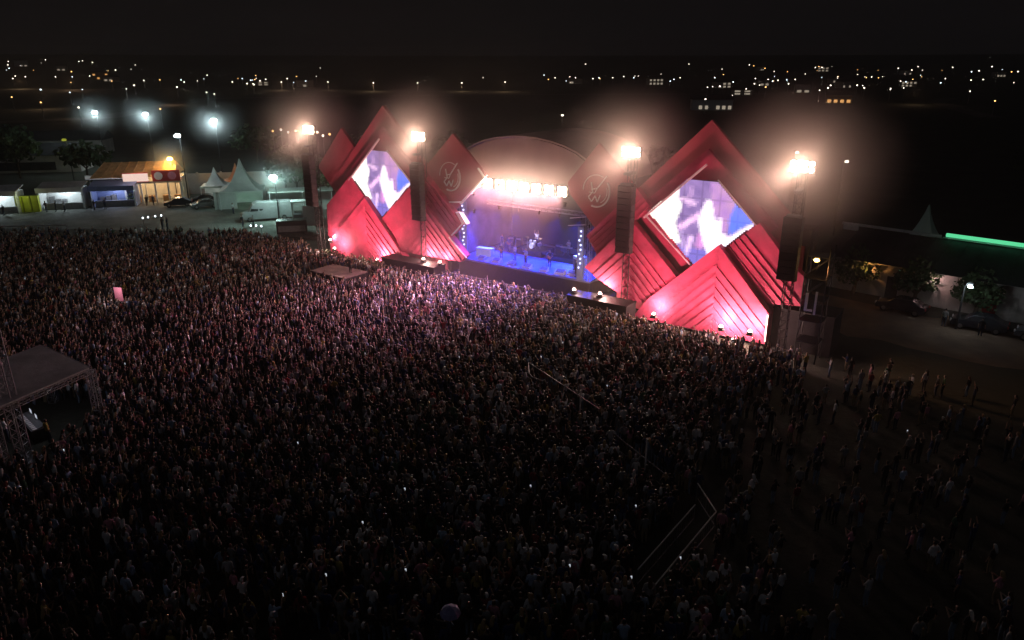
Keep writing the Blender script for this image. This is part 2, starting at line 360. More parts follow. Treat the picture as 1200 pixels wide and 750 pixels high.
def tower(side):
    if side < 0:
        t = thing('screen_tower', 'left stage tower of overlapping red diamond panels round a screen, beside the white tents', 'stage tower', F(-18, 0), TH)
        T0 = -18
    else:
        t = thing('screen_tower', 'right stage tower of overlapping red diamond panels round a screen, nearest the camera', 'stage tower', F(19, 0), TH)
        T0 = 19
    sh = lambda pts: [(x - T0, z) for x, z in pts]
    c = {-1: -18.15, 1: 19.45}[side]
    panel(t, sh(diamond(c - 0.15 * side, 9.7, 8.1, 8.0)), 0.7, 0.5, m=M['red_back'], name='back_panel')
    # scaffold core and lower cladding
    MB().box(min(c - 8.5, c + 8.5) - T0, max(c - 8.5, c + 8.5) - T0, 0.3, 2.6, 0, 9.5).build('scaffold_core', M['skirt'], t)
    panel(t, sh([(c - 8.2, .3), (c + 8.2, .3), (c + 8.2, 8.2), (c, 9.0), (c - 8.2, 8.2)]), 0.15, 0.3, m=M['red_back'], name='lower_cladding')
    cs = -17.7 if side < 0 else 19.45
    panel(t, sh(diamond(cs, 9.75, 6.25, 5.7)), 1.35, 0.5, name='screen_surround')
    video_panel(t, cs - T0, side, 1.95)
    strip(t, (cs - 5.0 - T0, 9.35), (cs + .25 - T0, 14.3), 1.9, 0.16, 0.2)
    strip(t, (cs - 4.9 - T0, 9.6), (cs - .1 - T0, 5.5), 1.9, 0.12, 0.14)
    strip(t, (cs + 1.3 - T0, 13.15), (cs + 4.75 - T0, 9.85), 1.9, 0.08, 0.14)
    if side < 0:
        panel(t, sh([(-22.4, 9.9), (-20.0, 7.5), (-25.96, 1.2), (-27.0, 2.4), (-26.8, 6.1)]), 2.1, 0.9)
        panel(t, sh(diamond(-25.2, 10.2, 4.6, 4.8)), 0.4, 0.4, m=M['red_back'], name='back_panel')
        panel(t, sh([(-19.73, 7.8), (-13.9, 1.44), (-13.9, 0.3), (-26.3, 0.3), (-26.1, 2.0)]), 2.6, 0.9, chev(-19.73 - T0, 0.62, 1.1))
        panel(t, sh([(-12.7, 9.9), (-10.6, 8.0), (-15.83, 3.9), (-17.6, 5.5)]), 2.2, 0.8, [(0, 0, -k7, k7, 0.5, 0.5)])
        panel(t, sh([(-10.77, 7.77), (-5.3, 3.05), (-6.1, 2.3), (-14.6, 2.2), (-15.7, 4.1)]), 2.4, 0.8, chev(-10.77 - T0, 0.58, 0.9))
        panel(t, sh([(-11.3, 11.2), (-6.1, 6.33), (-7.6, 4.9), (-12.2, 9.0)]), 2.0, 0.8, [(0, 0, k7, k7, 0.55, 0.55)])
        strip(t, (-7.55 - T0, 4.85), (-6.0 - T0, 6.3), 2.02, 0.14, 0.1)
        MB().prism(sh([(-6.75, 7.5), (-6.2, 7.5), (-5.3, 6.4), (-5.9, 6.3)]), 1.6, 2.2).build('edge_trim', M['trim'], t)
        strip(t, (-7.5 - T0, 4.8), (-5.2 - T0, 2.9), 2.42, 0.12, 0.1)
        g = thing('emblem_panel', 'left red-brown diamond panel with a ring emblem and lit white edge', 'panel', F(-7.6, 0.9), TH, 'emblem panels beside the stage arch')
        panel(g, diamond(0, 11.4, 4.2, 3.9), 0.4, 0.4, m=M['red_back'], name='diamond_board')
        emblem(g, -0.45, 11.0 - .05, 0.5)
        strip(g, (0.9, 8.25), (4.15, 11.25), 0.35, 0.18, 0.25); strip(g, (4.15, 11.2), (3.3, 12.1), 0.35, 0.14, 0.25)
        strip(g, (-1.6, 8.15), (1.1, 8.45), 0.35, 0.14, 0.25)
    else:
        panel(t, sh([(21.54, 8.0), (26.2, 2.9), (26.2, 0.3), (14.2, 0.3), (15.5, 2.2)]), 2.6, 0.9, chev(21.54 - T0, 0.62, 1.3))
        panel(t, sh([(24.48, 10.1), (26.62, 7.75), (28.4, 6.3), (28.5, 3.9), (25.8, 3.6), (21.7, 7.5)]), 2.1, 0.8, [(0, 0, k7, k7, 0.55, 1.6)])
        panel(t, sh([(13.5, 9.0), (18.1, 4.6), (15.3, 1.8), (13.9, 1.6), (10.3, 3.2), (8.9, 4.1)]), 2.4, 0.8, chev(13.5 - T0, 0.58, 1.3))
        panel(t, sh([(8.76, 7.0), (13.6, 11.8), (14.9, 10.4), (10.0, 5.25)]), 2.0, 0.8, [(0, 0, -k7, k7, 0.45, 0.5)])
        strip(t, (26.15 - T0, 2.9), (26.15 - T0, 0.6), 2.62, 0.12, 0.1)
        g = thing('emblem_panel', 'right red-brown diamond panel with a ring emblem behind the speaker column', 'panel', F(9.1, 0.9), TH, 'emblem panels beside the stage arch')
        panel(g, [(.2, 15.3), (4.4, 11.4), (.2, 7.6), (-2.7, 10.6), (-2.9, 11.6)], 0.4, 0.4, m=M['red_back'], name='diamond_board')
        emblem(g, .2, 11.1, 0.5)
    return t
tower(-1); tower(1)
for s0, s1, lab in ((-15.5, -7.9, 'low black stage wing in front of the left red tower'), (8.4, 14.5, 'low black stage wing in front of the right red tower'), (26.3, 31, 'tall black plinth below the far right end of the red panels')):
    zz = 3.4 if s0 > 20 else 1.9
    t = thing('stage_wing', lab, 'platform', F((s0 + s1) / 2, 0), TH, 'black stage wings')
    h = (s1 - s0) / 2
    MB().box(-h, h, -4.6 if zz < 3 else -1.8, -2.7 if zz < 3 else 1, 0, zz - .12).build('skirt', M['skirt'], t)
    MB().box(-h - .05, h + .05, -4.65 if zz < 3 else -1.85, -2.68 if zz < 3 else 1.05, zz - .118, zz).build('deck', M['black'], t)

# ------------------------------------------------------------------ truss helper
def truss(b, a, c, w=0.4, n=8, r=0.035, mi=0):
    a = Vector(a); c = Vector(c); u = (c - a).normalized(); q = u.to_track_quat('Z', 'Y')
    cs = [q @ Vector((x * w / 2, y * w / 2, 0)) for x, y in ((-1, -1), (1, -1), (1, 1), (-1, 1))]
    for k in cs: b.bar(a + k, c + k, r, 4, mi)
    for i in range(n):
        p = a + (c - a) * (i / n); p2 = a + (c - a) * ((i + 1) / n)
        for j in range(4):
            b.bar(p + cs[j], p2 + cs[(j + 1) % 4], r * .6, 3, mi)
            b.bar(p + cs[j], p + cs[(j + 1) % 4], r * .6, 3, mi)
    return b

# ------------------------------------------------------------------ stage
def build_stage():
    t = thing('main_stage', 'arched main stage with a blue-lit deck between the two red towers', 'stage', F(0, 0), TH)
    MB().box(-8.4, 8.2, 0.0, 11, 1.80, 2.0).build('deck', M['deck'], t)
    MB().box(-8.3, 8.1, 0.05, 10.9, 0, 1.797).build('skirt', M['skirt'], t)
    b = MB(); b.box(-8.6, 8.4, 10.6, 10.9, 2.0, 12.5); b.build('backdrop', M['backdrop'], t)
    for x in (-8.9, 8.45):
        MB().box(x, x + .25, 0.6, 10.6, 2.0, 12).build('side_wall', M['side_cloth'], t)
    # arched roof, in eight curved strips plus front fascia
    n = 16; R0 = []
    for i in range(n + 1):
        a = math.pi * i / n; R0.append((-8.6 * math.cos(a) + 0.3, 11.3 + 4.1 * math.sin(a) ** 0.9))
    for i in range(0, n, 2):
        b = MB()
        for k in (i, i + 1):
            (x0, z0), (x1, z1) = R0[k], R0[k + 1]
            b.poly([(x0, -.2, z0), (x1, -.2, z1), (x1, 11, z1), (x0, 11, z0), (x0, -.2, z0 - .15), (x1, -.2, z1 - .15), (x1, 11, z1 - .15), (x0, 11, z0 - .15)],
                   [(0, 1, 2, 3), (7, 6, 5, 4), (0, 4, 5, 1), (2, 6, 7, 3), (0, 3, 7, 4), (1, 5, 6, 2)])
        b.build('roof_strip', M['fascia'], t)
    MB().prism([(x * .97, z - .2) for x, z in R0] + [(8.2, 11.15), (-7.7, 11.15)], 0.0, 0.15).build('fascia', M['fascia'], t)
    b = truss(MB(), (-8.2, 0.0, 10.9), (8.2, 0.0, 10.9), .45, 26, .03); b.build('lighting_truss', M['metal'], t)
    for x in (-7.9, 7.7):
        truss(MB(), (x, .4, 2), (x, .4, 10.7), .5, 12, .035).build('corner_post', M['metal'], t)
    b = truss(MB(), (-8.0, 5, 7.4), (8.0, 5, 7.4), .4, 20, .03); b.build('lighting_truss', M['metal'], t)
    for i in range(2): b = MB().bar((5.6 - .2 * i, .3, 7.9 - .75 * i), (7.5, .2, 8.25 - .75 * i), .05, 4).build('brace', M['trim'], t)
    # blue LED poles with bulbs
    for x, z0, z1, nb in ((-7.35, 2.3, 7.9, 13), (7.1, 2.8, 7.0, 9)):
        p = MB().box(x - .35, x + .35, -.15, .05, 2.0, z1 + .3).build('bulb_pole', M['bluetent'], t)
        for k in range(nb):
            z = z0 + .5 + (z1 - z0 - .6) * k / (nb - 1)
            MB().lathe([(.03, -.09), (.09, -.05), (.09, .05), (.03, .09)], 6, T=Matrix.Translation((x + .1 * (1 if k % 3 else -.6), -.28, z))).build('bulb', E_BULB, p)
    return t
stage = build_stage()
# blinders along the front truss
def blinder():
    t = thing('blinder_light', '', 'stage light', F(0, .3, 10.7), TH, 'blinders along the front truss of the stage')
    MB().box(-.42, .42, -.15, .12, -.38, .38).build('housing', M['black'], t)
    for x in (-.2, .2):
        for z in (-.18, .18):
            MB().lathe([(.155, 0), (.17, .05), (.1, .075)], 10, T=Matrix.Translation((x, -.152, z)) @ Matrix.Rotation(R(90), 4, 'X')).build('lens', E_WARM, t)
    MB().bar((0, 0, .35), (0, 0, .62), .03).build('clamp', M['steel'], t)
    return t
bl = blinder(); bl.scale = (1.35, 1.35, 1.35); names = ['first', 'second', 'third', 'fourth', 'fifth', 'sixth', 'seventh', 'eighth']
for i in range(8):
    o = bl if i == 0 else copy_tree(bl)
    s = -5.1 + 10.3 * i / 7; o.location = F(s, .4, 10.55)
    o['label'] = names[i] + ' warm white blinder from the left in the row under the stage arch'
    lamp('SPOT', 'blinder_spill', (0, -.35, 0), 420, (1.0, .74, .62), o, (0, -5, .6), 172, .4, .25)
    lamp('SPOT', 'blinder_beam', (0, -.3, 0), 6200, ((1.0, .42, .50), (.72, .38, 1.0), (1.0, .45, .50), (1.0, .38, .66))[i % 4], o, (-3.5, -12, -13), 80, 1.0, .3)

# ------------------------------------------------------------------ PA towers
def pa_tower(s, d, lab, group='speaker towers across the stage front', arr=True):
    t = thing('speaker_tower', lab, 'speaker tower', F(s, d - .9), TH, group)
    truss(MB(), (0, 0, 0.15), (0, 0, 14.3), .6, 20, .04).build('mast', M['black'], t)
    MB().box(-.9, .9, -.9, .9, 0, .15).build('base', M['black'], t)
    MB().box(-.25, .25, -1.15, .3, 13.05, 13.25).build('hoist_arm', M['steel'], t)
    a = thing('line_array', lab.replace('truss tower', 'speaker column'), 'speaker', F(s, d, 12.3 if s < 20 else 11.4), TH, 'hanging speaker columns')
    for i in range(11 if s < 20 else 9):
        z = -.15 - .54 * i; y = -.05 * (i / 11) ** 2 * 8 * .5
        T = Matrix.Translation((0, y * -1 * .3, z)) @ Matrix.Rotation(R(-1.2 * i * .7), 4, 'X')
        c = MB().box(-.68, .68, -.35, .42, -.5, 0, T=T).build('speaker_cabinet', M['array'], a)
        MB().box(-.6, .6, -.40, -.352, -.45, -.05, T=T).build('grille', M['grille'], c)
    MB().box(-.5, .5, -.3, .3, -.12, .05).build('bumper_frame', M['steel'], a)
    g = thing('floodlight_cluster', lab.replace('truss tower', 'bright lamp cluster'), 'floodlight', F(s, d - .6, 14.3), TH, 'lamp clusters on the speaker towers')
    MB().box(-.95, .95, -.12, .12, 0.05, .17).box(-.06, .06, -.06, .06, -.6, .05).build('crossbar', M['steel'], g)
    for x in (-.66, -.22, .22, .66):
        for z in (.42, .86):
            h = MB().box(x - .2, x + .2, -.1, .2, z - .2, z + .2).build('lamp_housing', M['black'], g)
            MB().lathe([(.18, 0), (.19, .06), (.1, .1)], 10, T=Matrix.Translation((x, -.102, z)) @ Matrix.Rotation(R(90), 4, 'X')).build('lens', E_WARM, h)
    return t, g
WARM = (1.0, .68, .54)
PW = 2700
for s, d, lab, pk, aim in ((-26.9, 4.2, 'truss tower at the far left end of the red panels, beside the van', .9, (-4, -15, -12)), (-11.1, 3.1, 'truss tower between the left screen and the left emblem', 1.2, (-4, -15, -14)),
                  (13.2, 3.1, 'truss tower between the right emblem and the right screen', 1.5, (-15, -15, -14)), (27.6, 4.2, 'truss tower at the far right end of the red panels', 1.5, (-22, -16, -14))):
    t, g = pa_tower(s, d, lab)
    lamp('SPOT', 'flood_beam', (0, -.5, .6), PW * pk, WARM, g, aim, 78, 1.0, .5)
    lamp('POINT', 'flood_spill', (0, -.5, .9), PW * pk * .165, WARM, g, radius=.4)

# ------------------------------------------------------------------ uplights on the red panels
UP = (1.0, .60, .52)
def uplight(s, d, z, p, lab, glow=1.0):
    t = thing('uplight', lab, 'uplight', F(s, d, z), TH, 'uplights at the foot of the red panels')
    MB().box(-.25, .25, -.2, .2, 0, .12).box(-.18, .18, -.12, .12, .12, .3).build('housing', M['black'], t)
    MB().lathe([(.15 * glow, 0), (.17 * glow, .06), (.12 * glow, .16), (.04, .2)], 10, T=Matrix.Translation((0, 0, .3))).build('lens', E_UP, t)
    lamp('POINT', 'uplight_beam', (0, .5, .65), p * .75, UP, t, radius=.15)
    return t
for s, d, z, p, lab in ((-23.6, 4.2, 1.3, 900, 'pink-white uplight at the left foot of the left chevron panel'), (-17.0, 3.9, .9, 1100, 'pink-white uplight at the right foot of the left chevron panel'),
                        (-14.8, 3.8, .8, 900, 'pink-white uplight by the crew stairs right of the left chevron panel'),
                        (-10.2, 3.6, 1.92, 800, 'pink-white uplight on the left black stage wing'), (-7.9, 3.6, 1.92, 700, 'pink-white uplight at the stage end of the left wing'),
                        (11.3, 3.6, 1.92, 1100, 'pink-white uplight on the right black stage wing'), (8.75, 3.9, 1.92, 250, 'small uplight nearest the stage on the right wing'),
                        (16.9, 4.1, 1.2, 900, 'pink-white uplight at the left foot of the right chevron panel'), (22.9, 4.1, 1.3, 1500, 'brightest uplight below the middle of the right chevron panel'),
                        (24.1, 4.3, .5, 400, 'lowest small uplight in front of the right chevron panel'), (25.3, 4.1, 1.4, 1200, 'pink-white uplight at the right foot of the right chevron panel'),
                        (-25.4, 3.2, 1.9, 500, 'uplight at the outer left end of the left tower')):
    uplight(s, d, z, p, lab)
# added red fill low in front of the towers, no fixture there
for s in (-18.2, 19.5):
    lamp('SPOT', 'red_fill', F(s, 9, 2.2), 5000, (1.0, .30, .36), None, F(s, 1, 8.5), 100, .8, .6)

# ------------------------------------------------------------------ people
def skin_person(pose, hair='short', fingers=True, detail=1):
    V = []; E = []; Rr = []; L = []
    def add(p, r, par=None, lab='torso'):
        V.append(p); Rr.append(r if isinstance(r, tuple) else (r, r))
        if par is not None: E.append((par, len(V) - 1)); L.append(lab)
        return len(V) - 1
    pel = add((0, 0, .96), (.15, .115)); sp = add((0, .01, 1.12), (.135, .10), pel); ch = add((0, 0, 1.30), (.165, .115), sp)
    nb = add((0, -.01, 1.43), (.085, .075), ch); nk = add((0, .0, 1.50), (.052, .055), nb, 'neck')
    h1 = add((0, .025, 1.565), (.062, .075), nk, 'head'); h2 = add((0, .01, 1.64), (.075, .092), h1, 'head'); add((0, 0, 1.705), (.055, .068), h2, 'head')
    for sx, arm in ((-1, pose['l']), (1, pose['r'])):
        sh = add((sx * .165, -.01, 1.39), .062, ch); e = add((sx * arm[0][0], arm[0][1], arm[0][2]), .045, sh, 'uparm')
        w = add((sx * arm[1][0], arm[1][1], arm[1][2]), .030, e, 'forearm')
        wv = Vector(V[w]); u = (wv - Vector(V[e])).normalized()
        side = u.cross(Vector((0, 1, .2))).normalized(); 
        pm = add(tuple(wv + u * .075), (.036, .022), w, 'hand')
        if fingers:
            for k, off in enumerate((-.030, -.010, .010, .030)):
                ln = (.060, .075, .080, .065)[k]; c = wv + u * .12 + side * off
                a = add(tuple(c), .010, pm, 'hand'); add(tuple(c + u * ln * .8 + side * off * .3 + Vector((0, .015, -.008))), .0075, a, 'hand')
            c = wv + u * .06 + side * .048; a = add(tuple(c), .011, pm, 'hand'); add(tuple(c + u * .04 + side * .012), .009, a, 'hand')
    for sx, leg in ((-1, pose.get('ll', 0)), (1, pose.get('rl', 0))):
        hp = add((sx * .085, 0, .86), (.09, .095), pel, 'leg'); kn = add((sx * .095, .03 + leg, .49), .062, hp, 'leg')
        an = add((sx * .10, leg * .6 - .02, .09), .042, kn, 'leg'); add((sx * .12, leg * .6 + .15, .045), (.042, .035), an, 'foot')
    me = bpy.data.meshes.new('body'); me.from_pydata(V, E, [])
    o = bpy.data.objects.new('body', me); COL.objects.link(o)
    md = o.modifiers.new('skin', 'SKIN'); md.use_smooth_shade = True
    if not me.skin_vertices: raise RuntimeError('no skin layer')
    for i, s in enumerate(me.skin_vertices[0].data): s.radius = Rr[i]; s.use_root = (i == 0)
    if detail: sb = o.modifiers.new('sub', 'SUBSURF'); sb.levels = detail; sb.render_levels = detail
    dg = bpy.context.evaluated_depsgraph_get(); dg.update()
    m2 = bpy.data.meshes.new_from_object(o.evaluated_get(dg)); bpy.data.objects.remove(o)
    m2.name = 'person'
    lab = []
    P = [Vector(v) for v in V]
    for f in m2.polygons:
        c = Vector(f.center); best = 9; bl = 'torso'
        for (a, b_), l in zip(E, L):
            A = P[a]; B = P[b_]; d = B - A; t = max(0, min(1, (c - A).dot(d) / max(1e-9, d.dot(d)))); q = (c - A - d * t).length - (Rr[a][0] * (1 - t) + Rr[b_][0] * t) * .8
            if q < best: best = q; bl = l
        if bl == 'torso' and c.z < .95: bl = 'leg'
        if bl == 'head' and (c.z > 1.675 or (c.y < -.005 and c.z > 1.55) or (abs(c.x) > .06 and c.y < .03 and c.z > 1.60)): bl = 'hair'
        lab.append(bl)
    return m2, lab
def shell(me, lab, keep, off, name, m):
    idx = {}; vs = []; fs = []
    for f, l in zip(me.polygons, lab):
        if l in keep:
            g = []
            for vi in f.vertices:
                if vi not in idx:
                    idx[vi] = len(vs); v = me.vertices[vi]; vs.append(v.co + v.normal * off)
                g.append(idx[vi])
            fs.append(g)
    r = bpy.data.meshes.new(name); r.from_pydata([tuple(v) for v in vs], [], fs); r.materials.append(m)
    r.polygons.foreach_set('use_smooth', [True] * len(r.polygons)); return r
POSES = {
 'arms down': dict(l=((.24, -.02, 1.12), (.25, .05, .88)), r=((.24, -.02, 1.12), (.25, .05, .88))),
 'one arm raised': dict(l=((.24, -.02, 1.12), (.23, .08, .90)), r=((.27, .06, 1.58), (.22, .12, 1.84)), rl=.03),
 'both arms raised': dict(l=((.29, .06, 1.56), (.25, .10, 1.82)), r=((.28, .07, 1.57), (.21, .12, 1.83))),
 'hands clapping at chest height': dict(l=((.23, .10, 1.17), (.08, .30, 1.30)), r=((.23, .10, 1.17), (.08, .30, 1.30)), ll=.03),
 'holding up a phone': dict(l=((.24, -.02, 1.12), (.22, .10, .90)), r=((.22, .20, 1.38), (.12, .34, 1.66)), phone=True),
 'both hands held overhead': dict(l=((.25, .02, 1.60), (.10, .04, 1.84)), r=((.25, .02, 1.60), (.10, .04, 1.84)), ll=-.03),
 'hands on hips': dict(l=((.32, -.06, 1.16), (.19, .05, .99)), r=((.32, -.06, 1.16), (.19, .05, .99)), rl=.04),
}
VAR = {}
for pn, pose in POSES.items():
    me, lab = skin_person(pose)
    VAR[pn] = (me, lab)
def hair_mesh(me, lab, kind, m):
    if kind == 'cap':
        h = shell(me, lab, ('hair',), .014, 'cap', m)
        bm = bmesh.new(); bm.from_mesh(h)
        q = [bm.verts.new(p) for p in ((-.06, .06, 1.69), (.06, .06, 1.69), (.05, .17, 1.665), (-.05, .17, 1.665))]
        q2 = [bm.verts.new((v.co.x, v.co.y, v.co.z - .01)) for v in q]
        bm.faces.new(q); bm.faces.new(q2[::-1])
        for i in range(4): bm.faces.new((q[i], q2[i], q2[(i + 1) % 4], q[(i + 1) % 4]))
        bm.to_mesh(h); bm.free(); return h
    h = shell(me, lab, ('hair',), .016 if kind == 'short' else .022, 'hair', m)
    if kind == 'long':
        bm = bmesh.new(); bm.from_mesh(h)
        rings = []
        for (z, y, rx, ry) in ((1.66, -.045, .075, .045), (1.58, -.065, .088, .045), (1.48, -.095, .10, .045), (1.38, -.13, .095, .035), (1.28, -.135, .06, .022)):
            rings.append([bm.verts.new((rx * math.cos(a * math.pi / 4), y + ry * math.sin(a * math.pi / 4), z)) for a in range(8)])
        for a, b in zip(rings[:-1], rings[1:]):
            for i in range(8): bm.faces.new((a[i], a[(i + 1) % 8], b[(i + 1) % 8], b[i]))
        bm.faces.new(rings[0][::-1]); bm.faces.new(rings[-1])
        bm.to_mesh(h); bm.free(); h.polygons.foreach_set('use_smooth', [True] * len(h.polygons))
    return h
# individual figures: the body is one mesh; shirt, trousers, shoes and hair are its clothing
PARTC = {}
for pn, (me, lab) in VAR.items():
    body = me.copy(); body.name = 'person'; body.materials.clear(); body.materials.append(M['skin'])
    body.polygons.foreach_set('material_index', [0] * len(body.polygons))
    d = {'body': body, 'shirt': shell(me, lab, ('torso', 'uparm'), .012, 'shirt', MS['white']), 'trousers': shell(me, lab, ('leg',), .012, 'trousers', MP['dark jeans']),
         'shoes': shell(me, lab, ('foot',), .012, 'shoes', M['shoe'])}
    for hk in ('short', 'long', 'cap'): d[hk] = hair_mesh(me, lab, hk, M['hair_k'])
    PARTC[pn] = d
def objm(name, me, parent, m=None):
    o = bpy.data.objects.new(name, me); COL.objects.link(o)
    if parent: o.parent = parent
    if m: o.material_slots[0].link = 'OBJECT'; o.material_slots[0].material = m
    return o
HAIRS = {'short black hair': ('short', M['hair_k']), 'short brown hair': ('short', M['hair_b']), 'long black hair': ('long', M['hair_k']), 'long brown hair': ('long', M['hair_b']),
         'long blond hair': ('long', M['hair_y']), 'a white cap': ('cap', MS['white']), 'a black cap': ('cap', MS['black'])}
def person(loc, rz, pose, shirt, pants, hair, label, group=None, skin='skin', sc=1.0, shoes=True):
    d = PARTC[pose]; b = objm('person', d['body'], None, M[skin]); b.location = loc; b.rotation_euler = (0, 0, rz); b.scale = (sc, sc, sc)
    objm('shirt', d['shirt'], b, MS[shirt]); objm('trousers', d['trousers'], b, MP[pants])
    if shoes: objm('shoes', d['shoes'], b)
    hk, hm = HAIRS[hair]; objm('cap' if hk == 'cap' else 'hair', d[hk], b, hm)
    tag(b, label, 'person', group); return b
def phone_at(b, label):
    u = Vector((.12, .40, 1.76)) * b.scale[0]; u.rotate(b.rotation_euler)
    t = thing('phone', label, 'phone', Vector(b.location) + u, b.rotation_euler.z, 'phones held up in the foreground')
    MB().box(-.04, .04, -.004, .004, -.07, .09).build('case', M['black'], t); MB().box(-.035, .035, -.006, -.0042, -.062, .082).build('screen', E_PHONE, t)

# crowd area
def facing(x, y):
    t = OO - Vector((x, y, 0)); return math.atan2(t.y, t.x) - math.pi / 2
def sd(x, y):
    v = Vector((x, y, 0)) - OO; return v.dot(AX), v.dot(NX)
BARR = [(1.2, 48.7), (5.5, 41.2), (7.6, 34.6), (9.8, 33.2), (10.1, 31.0), (6.0, 25.5)]
def segd(x, y, a, b):
    ax, ay = a; bx, by = b; L = (bx - ax) ** 2 + (by - ay) ** 2; t = max(0, min(1, ((x - ax) * (bx - ax) + (y - ay) * (by - ay)) / L))
    return math.hypot(x - ax - t * (bx - ax), y - ay - t * (by - ay))
def crowd_ok(x, y):
    s, d = sd(x, y)
    if y < 21 or d < 3.5: return False
    if -29 < s < 31:
        if d < (5.3 if s < -7 or s > 7.6 else 3.5): return False
    elif s >= 31 or x > 26:
        if y > 59 - (x - 26.5) * .95: return False        # edge of the dirt road
    if s < -29:
        if y > 96.5 + (x + 36) * .02: return False
        if x < -36 and y > 96: return False
    if x > 46: return False
    if abs(x / max(1, (y * .944 + 7.2))) > .74: return False
    if -34 < x < -26.6 and 36.4 < y < 45.4 and (x + 30) * -.2 + y < 45.6: return False   # mixing desk tent
    if segd(x, y, (-29.3, 37.3), (-29.3, 37.4)) < 1.6: return False
    if segd(x, y, (-20.6, 76.0), (-16.2, 74.0)) < 2.3: return False
    if segd(x, y, (1.9, 47.4), (9.2, 34.0)) < .45: return False
    for a, b in (((9.0, 31.8), (5.4, 26.2)),):
        if segd(x, y, a, b) < .7: return False
    for a, b in zip(BARR[:-1], BARR[1:]):
        if segd(x, y, a, b) < .35: return False
    return True
pts = []
cell = .50; y = 20.0
while y < 96:
    x = -76.0
    while x < 47:
        px = x + rnd.uniform(-.27, .27); py = y + rnd.uniform(-.27, .27)
        dens = .93
        if px > 22 and py < 50: dens = .75
        if px < -36 and py > 84: dens = .7 - .45 * min(1, max(0, py - 88) / 8)
        dens *= .80 + .22 * math.sin(px * .9 + 2.1 * math.sin(py * .37)) * math.sin(py * 1.1 + 1.7 * math.sin(px * .31)) + .12 * math.sin(px * .23 + py * .31)
        k_r = min(1, max(0, (px - (7.5 + max(0, py - 36) * .75)) / 5)) if py < 62 else 0       # the right of the field is thinly filled
        dens *= 1 - .84 * k_r
        if py < 33: dens *= .55 + .45 * (py - 20) / 13
        if rnd.random() < dens and crowd_ok(px, py): pts.append((px, py))
        x += cell
    y += cell * .92
SPEC = [((-10.1, 26.4), 'white'), ((-8.0, 24.2), 'grey'), ((-5.8, 24.9), 'white'), ((-16.5, 23.6), 'grey'), ((-16.3, 25.5), 'pale blue'), ((-21.8, 30.8), 'grey'), ((-18.8, 28.7), 'white'),
        ((-16.9, 28.3), 'grey'), ((11.2, 32.7), 'grey'), ((8.6, 23.7), 'pale blue'), ((16.5, 27.2), 'grey'), ((19.1, 27.8), 'white'), ((12.9, 23.6), 'grey'), ((-8.7, 33.1), 'white'), ((-.6, 25.5), 'grey')]
ROW4 = [(3.5, 26.1), (4.1, 26.8), (4.7, 27.5), (5.2, 28.2)]
keep_off = [p for p, _ in SPEC] + ROW4 + [(-2.4, 23.6)]
pts = [p for p in pts if all(math.dist(p, q) > .5 for q in keep_off)]
def inview(x, y): return abs(x / (y * .944 + 6.6)) < .70 and y > 22.6
near = sorted([p for p in pts if inview(*p)], key=lambda p: p[0] ** 2 + p[1] ** 2)
ncount = 300 - len(SPEC) - 4 - 12
NEAR = near[:ncount]; ns = set(NEAR); FAR = [p for p in pts if p not in ns]
print('crowd', len(pts), len(NEAR), len(FAR))
combos = [(p, s, t, h) for p in POSES for s in SHIRTS for t in PANTS for h in HAIRS]
rnd.shuffle(combos)
combos.sort(key=lambda c: rnd.random() * ({'arms down': .2, 'one arm raised': 1.3, 'both arms raised': 1.6, 'both hands held overhead': 1.8, 'hands clapping at chest height': .8, 'holding up a phone': 4.0}.get(c[0], 1.0)) * ({'white': 1.3, 'black': .4, 'grey': .6, 'navy': .6}.get(c[1], 2.6)))
used = set(); ci = iter(combos); phones = 0
def lab_of(p, s, t, h): return '%s shirt, %s, %s, %s' % (s, t, h, p)
GR = 'nearest people of the foreground crowd'
for (x, y), s in SPEC:
    c = next(q for q in combos if q[1] == s and q not in used and q[0] != 'holding up a phone'); used.add(c)
    person((x, y, 0), facing(x, y) + rnd.uniform(-.3, .3), *c, lab_of(*c), GR, sc=rnd.uniform(.97, 1.06))
for i, (x, y) in enumerate(ROW4):
    t_ = ['dark jeans', 'black trousers', 'khaki trousers', 'light jeans'][i]
    c = ('arms down', 'black', t_, 'a white cap'); used.add(c)
    person((x, y, 0), facing(x, y) + .6, *c, lab_of(*c) + ' by lane', GR)
for (x, y) in NEAR:
    c = next(ci)
    while c in used: c = next(ci)
    used.add(c)
    b = person((x, y, 0), facing(x, y) + rnd.gauss(0, .3), *c, lab_of(*c), GR, skin=rnd.choice(['skin', 'skin', 'skin2']), sc=rnd.uniform(.92, 1.07))
    if c[0] == 'holding up a phone' :
        phones += 1; phone_at(b, 'phone held up, %s shirt, %s, %s' % (c[1], c[2], c[3]))
print('phones', phones)

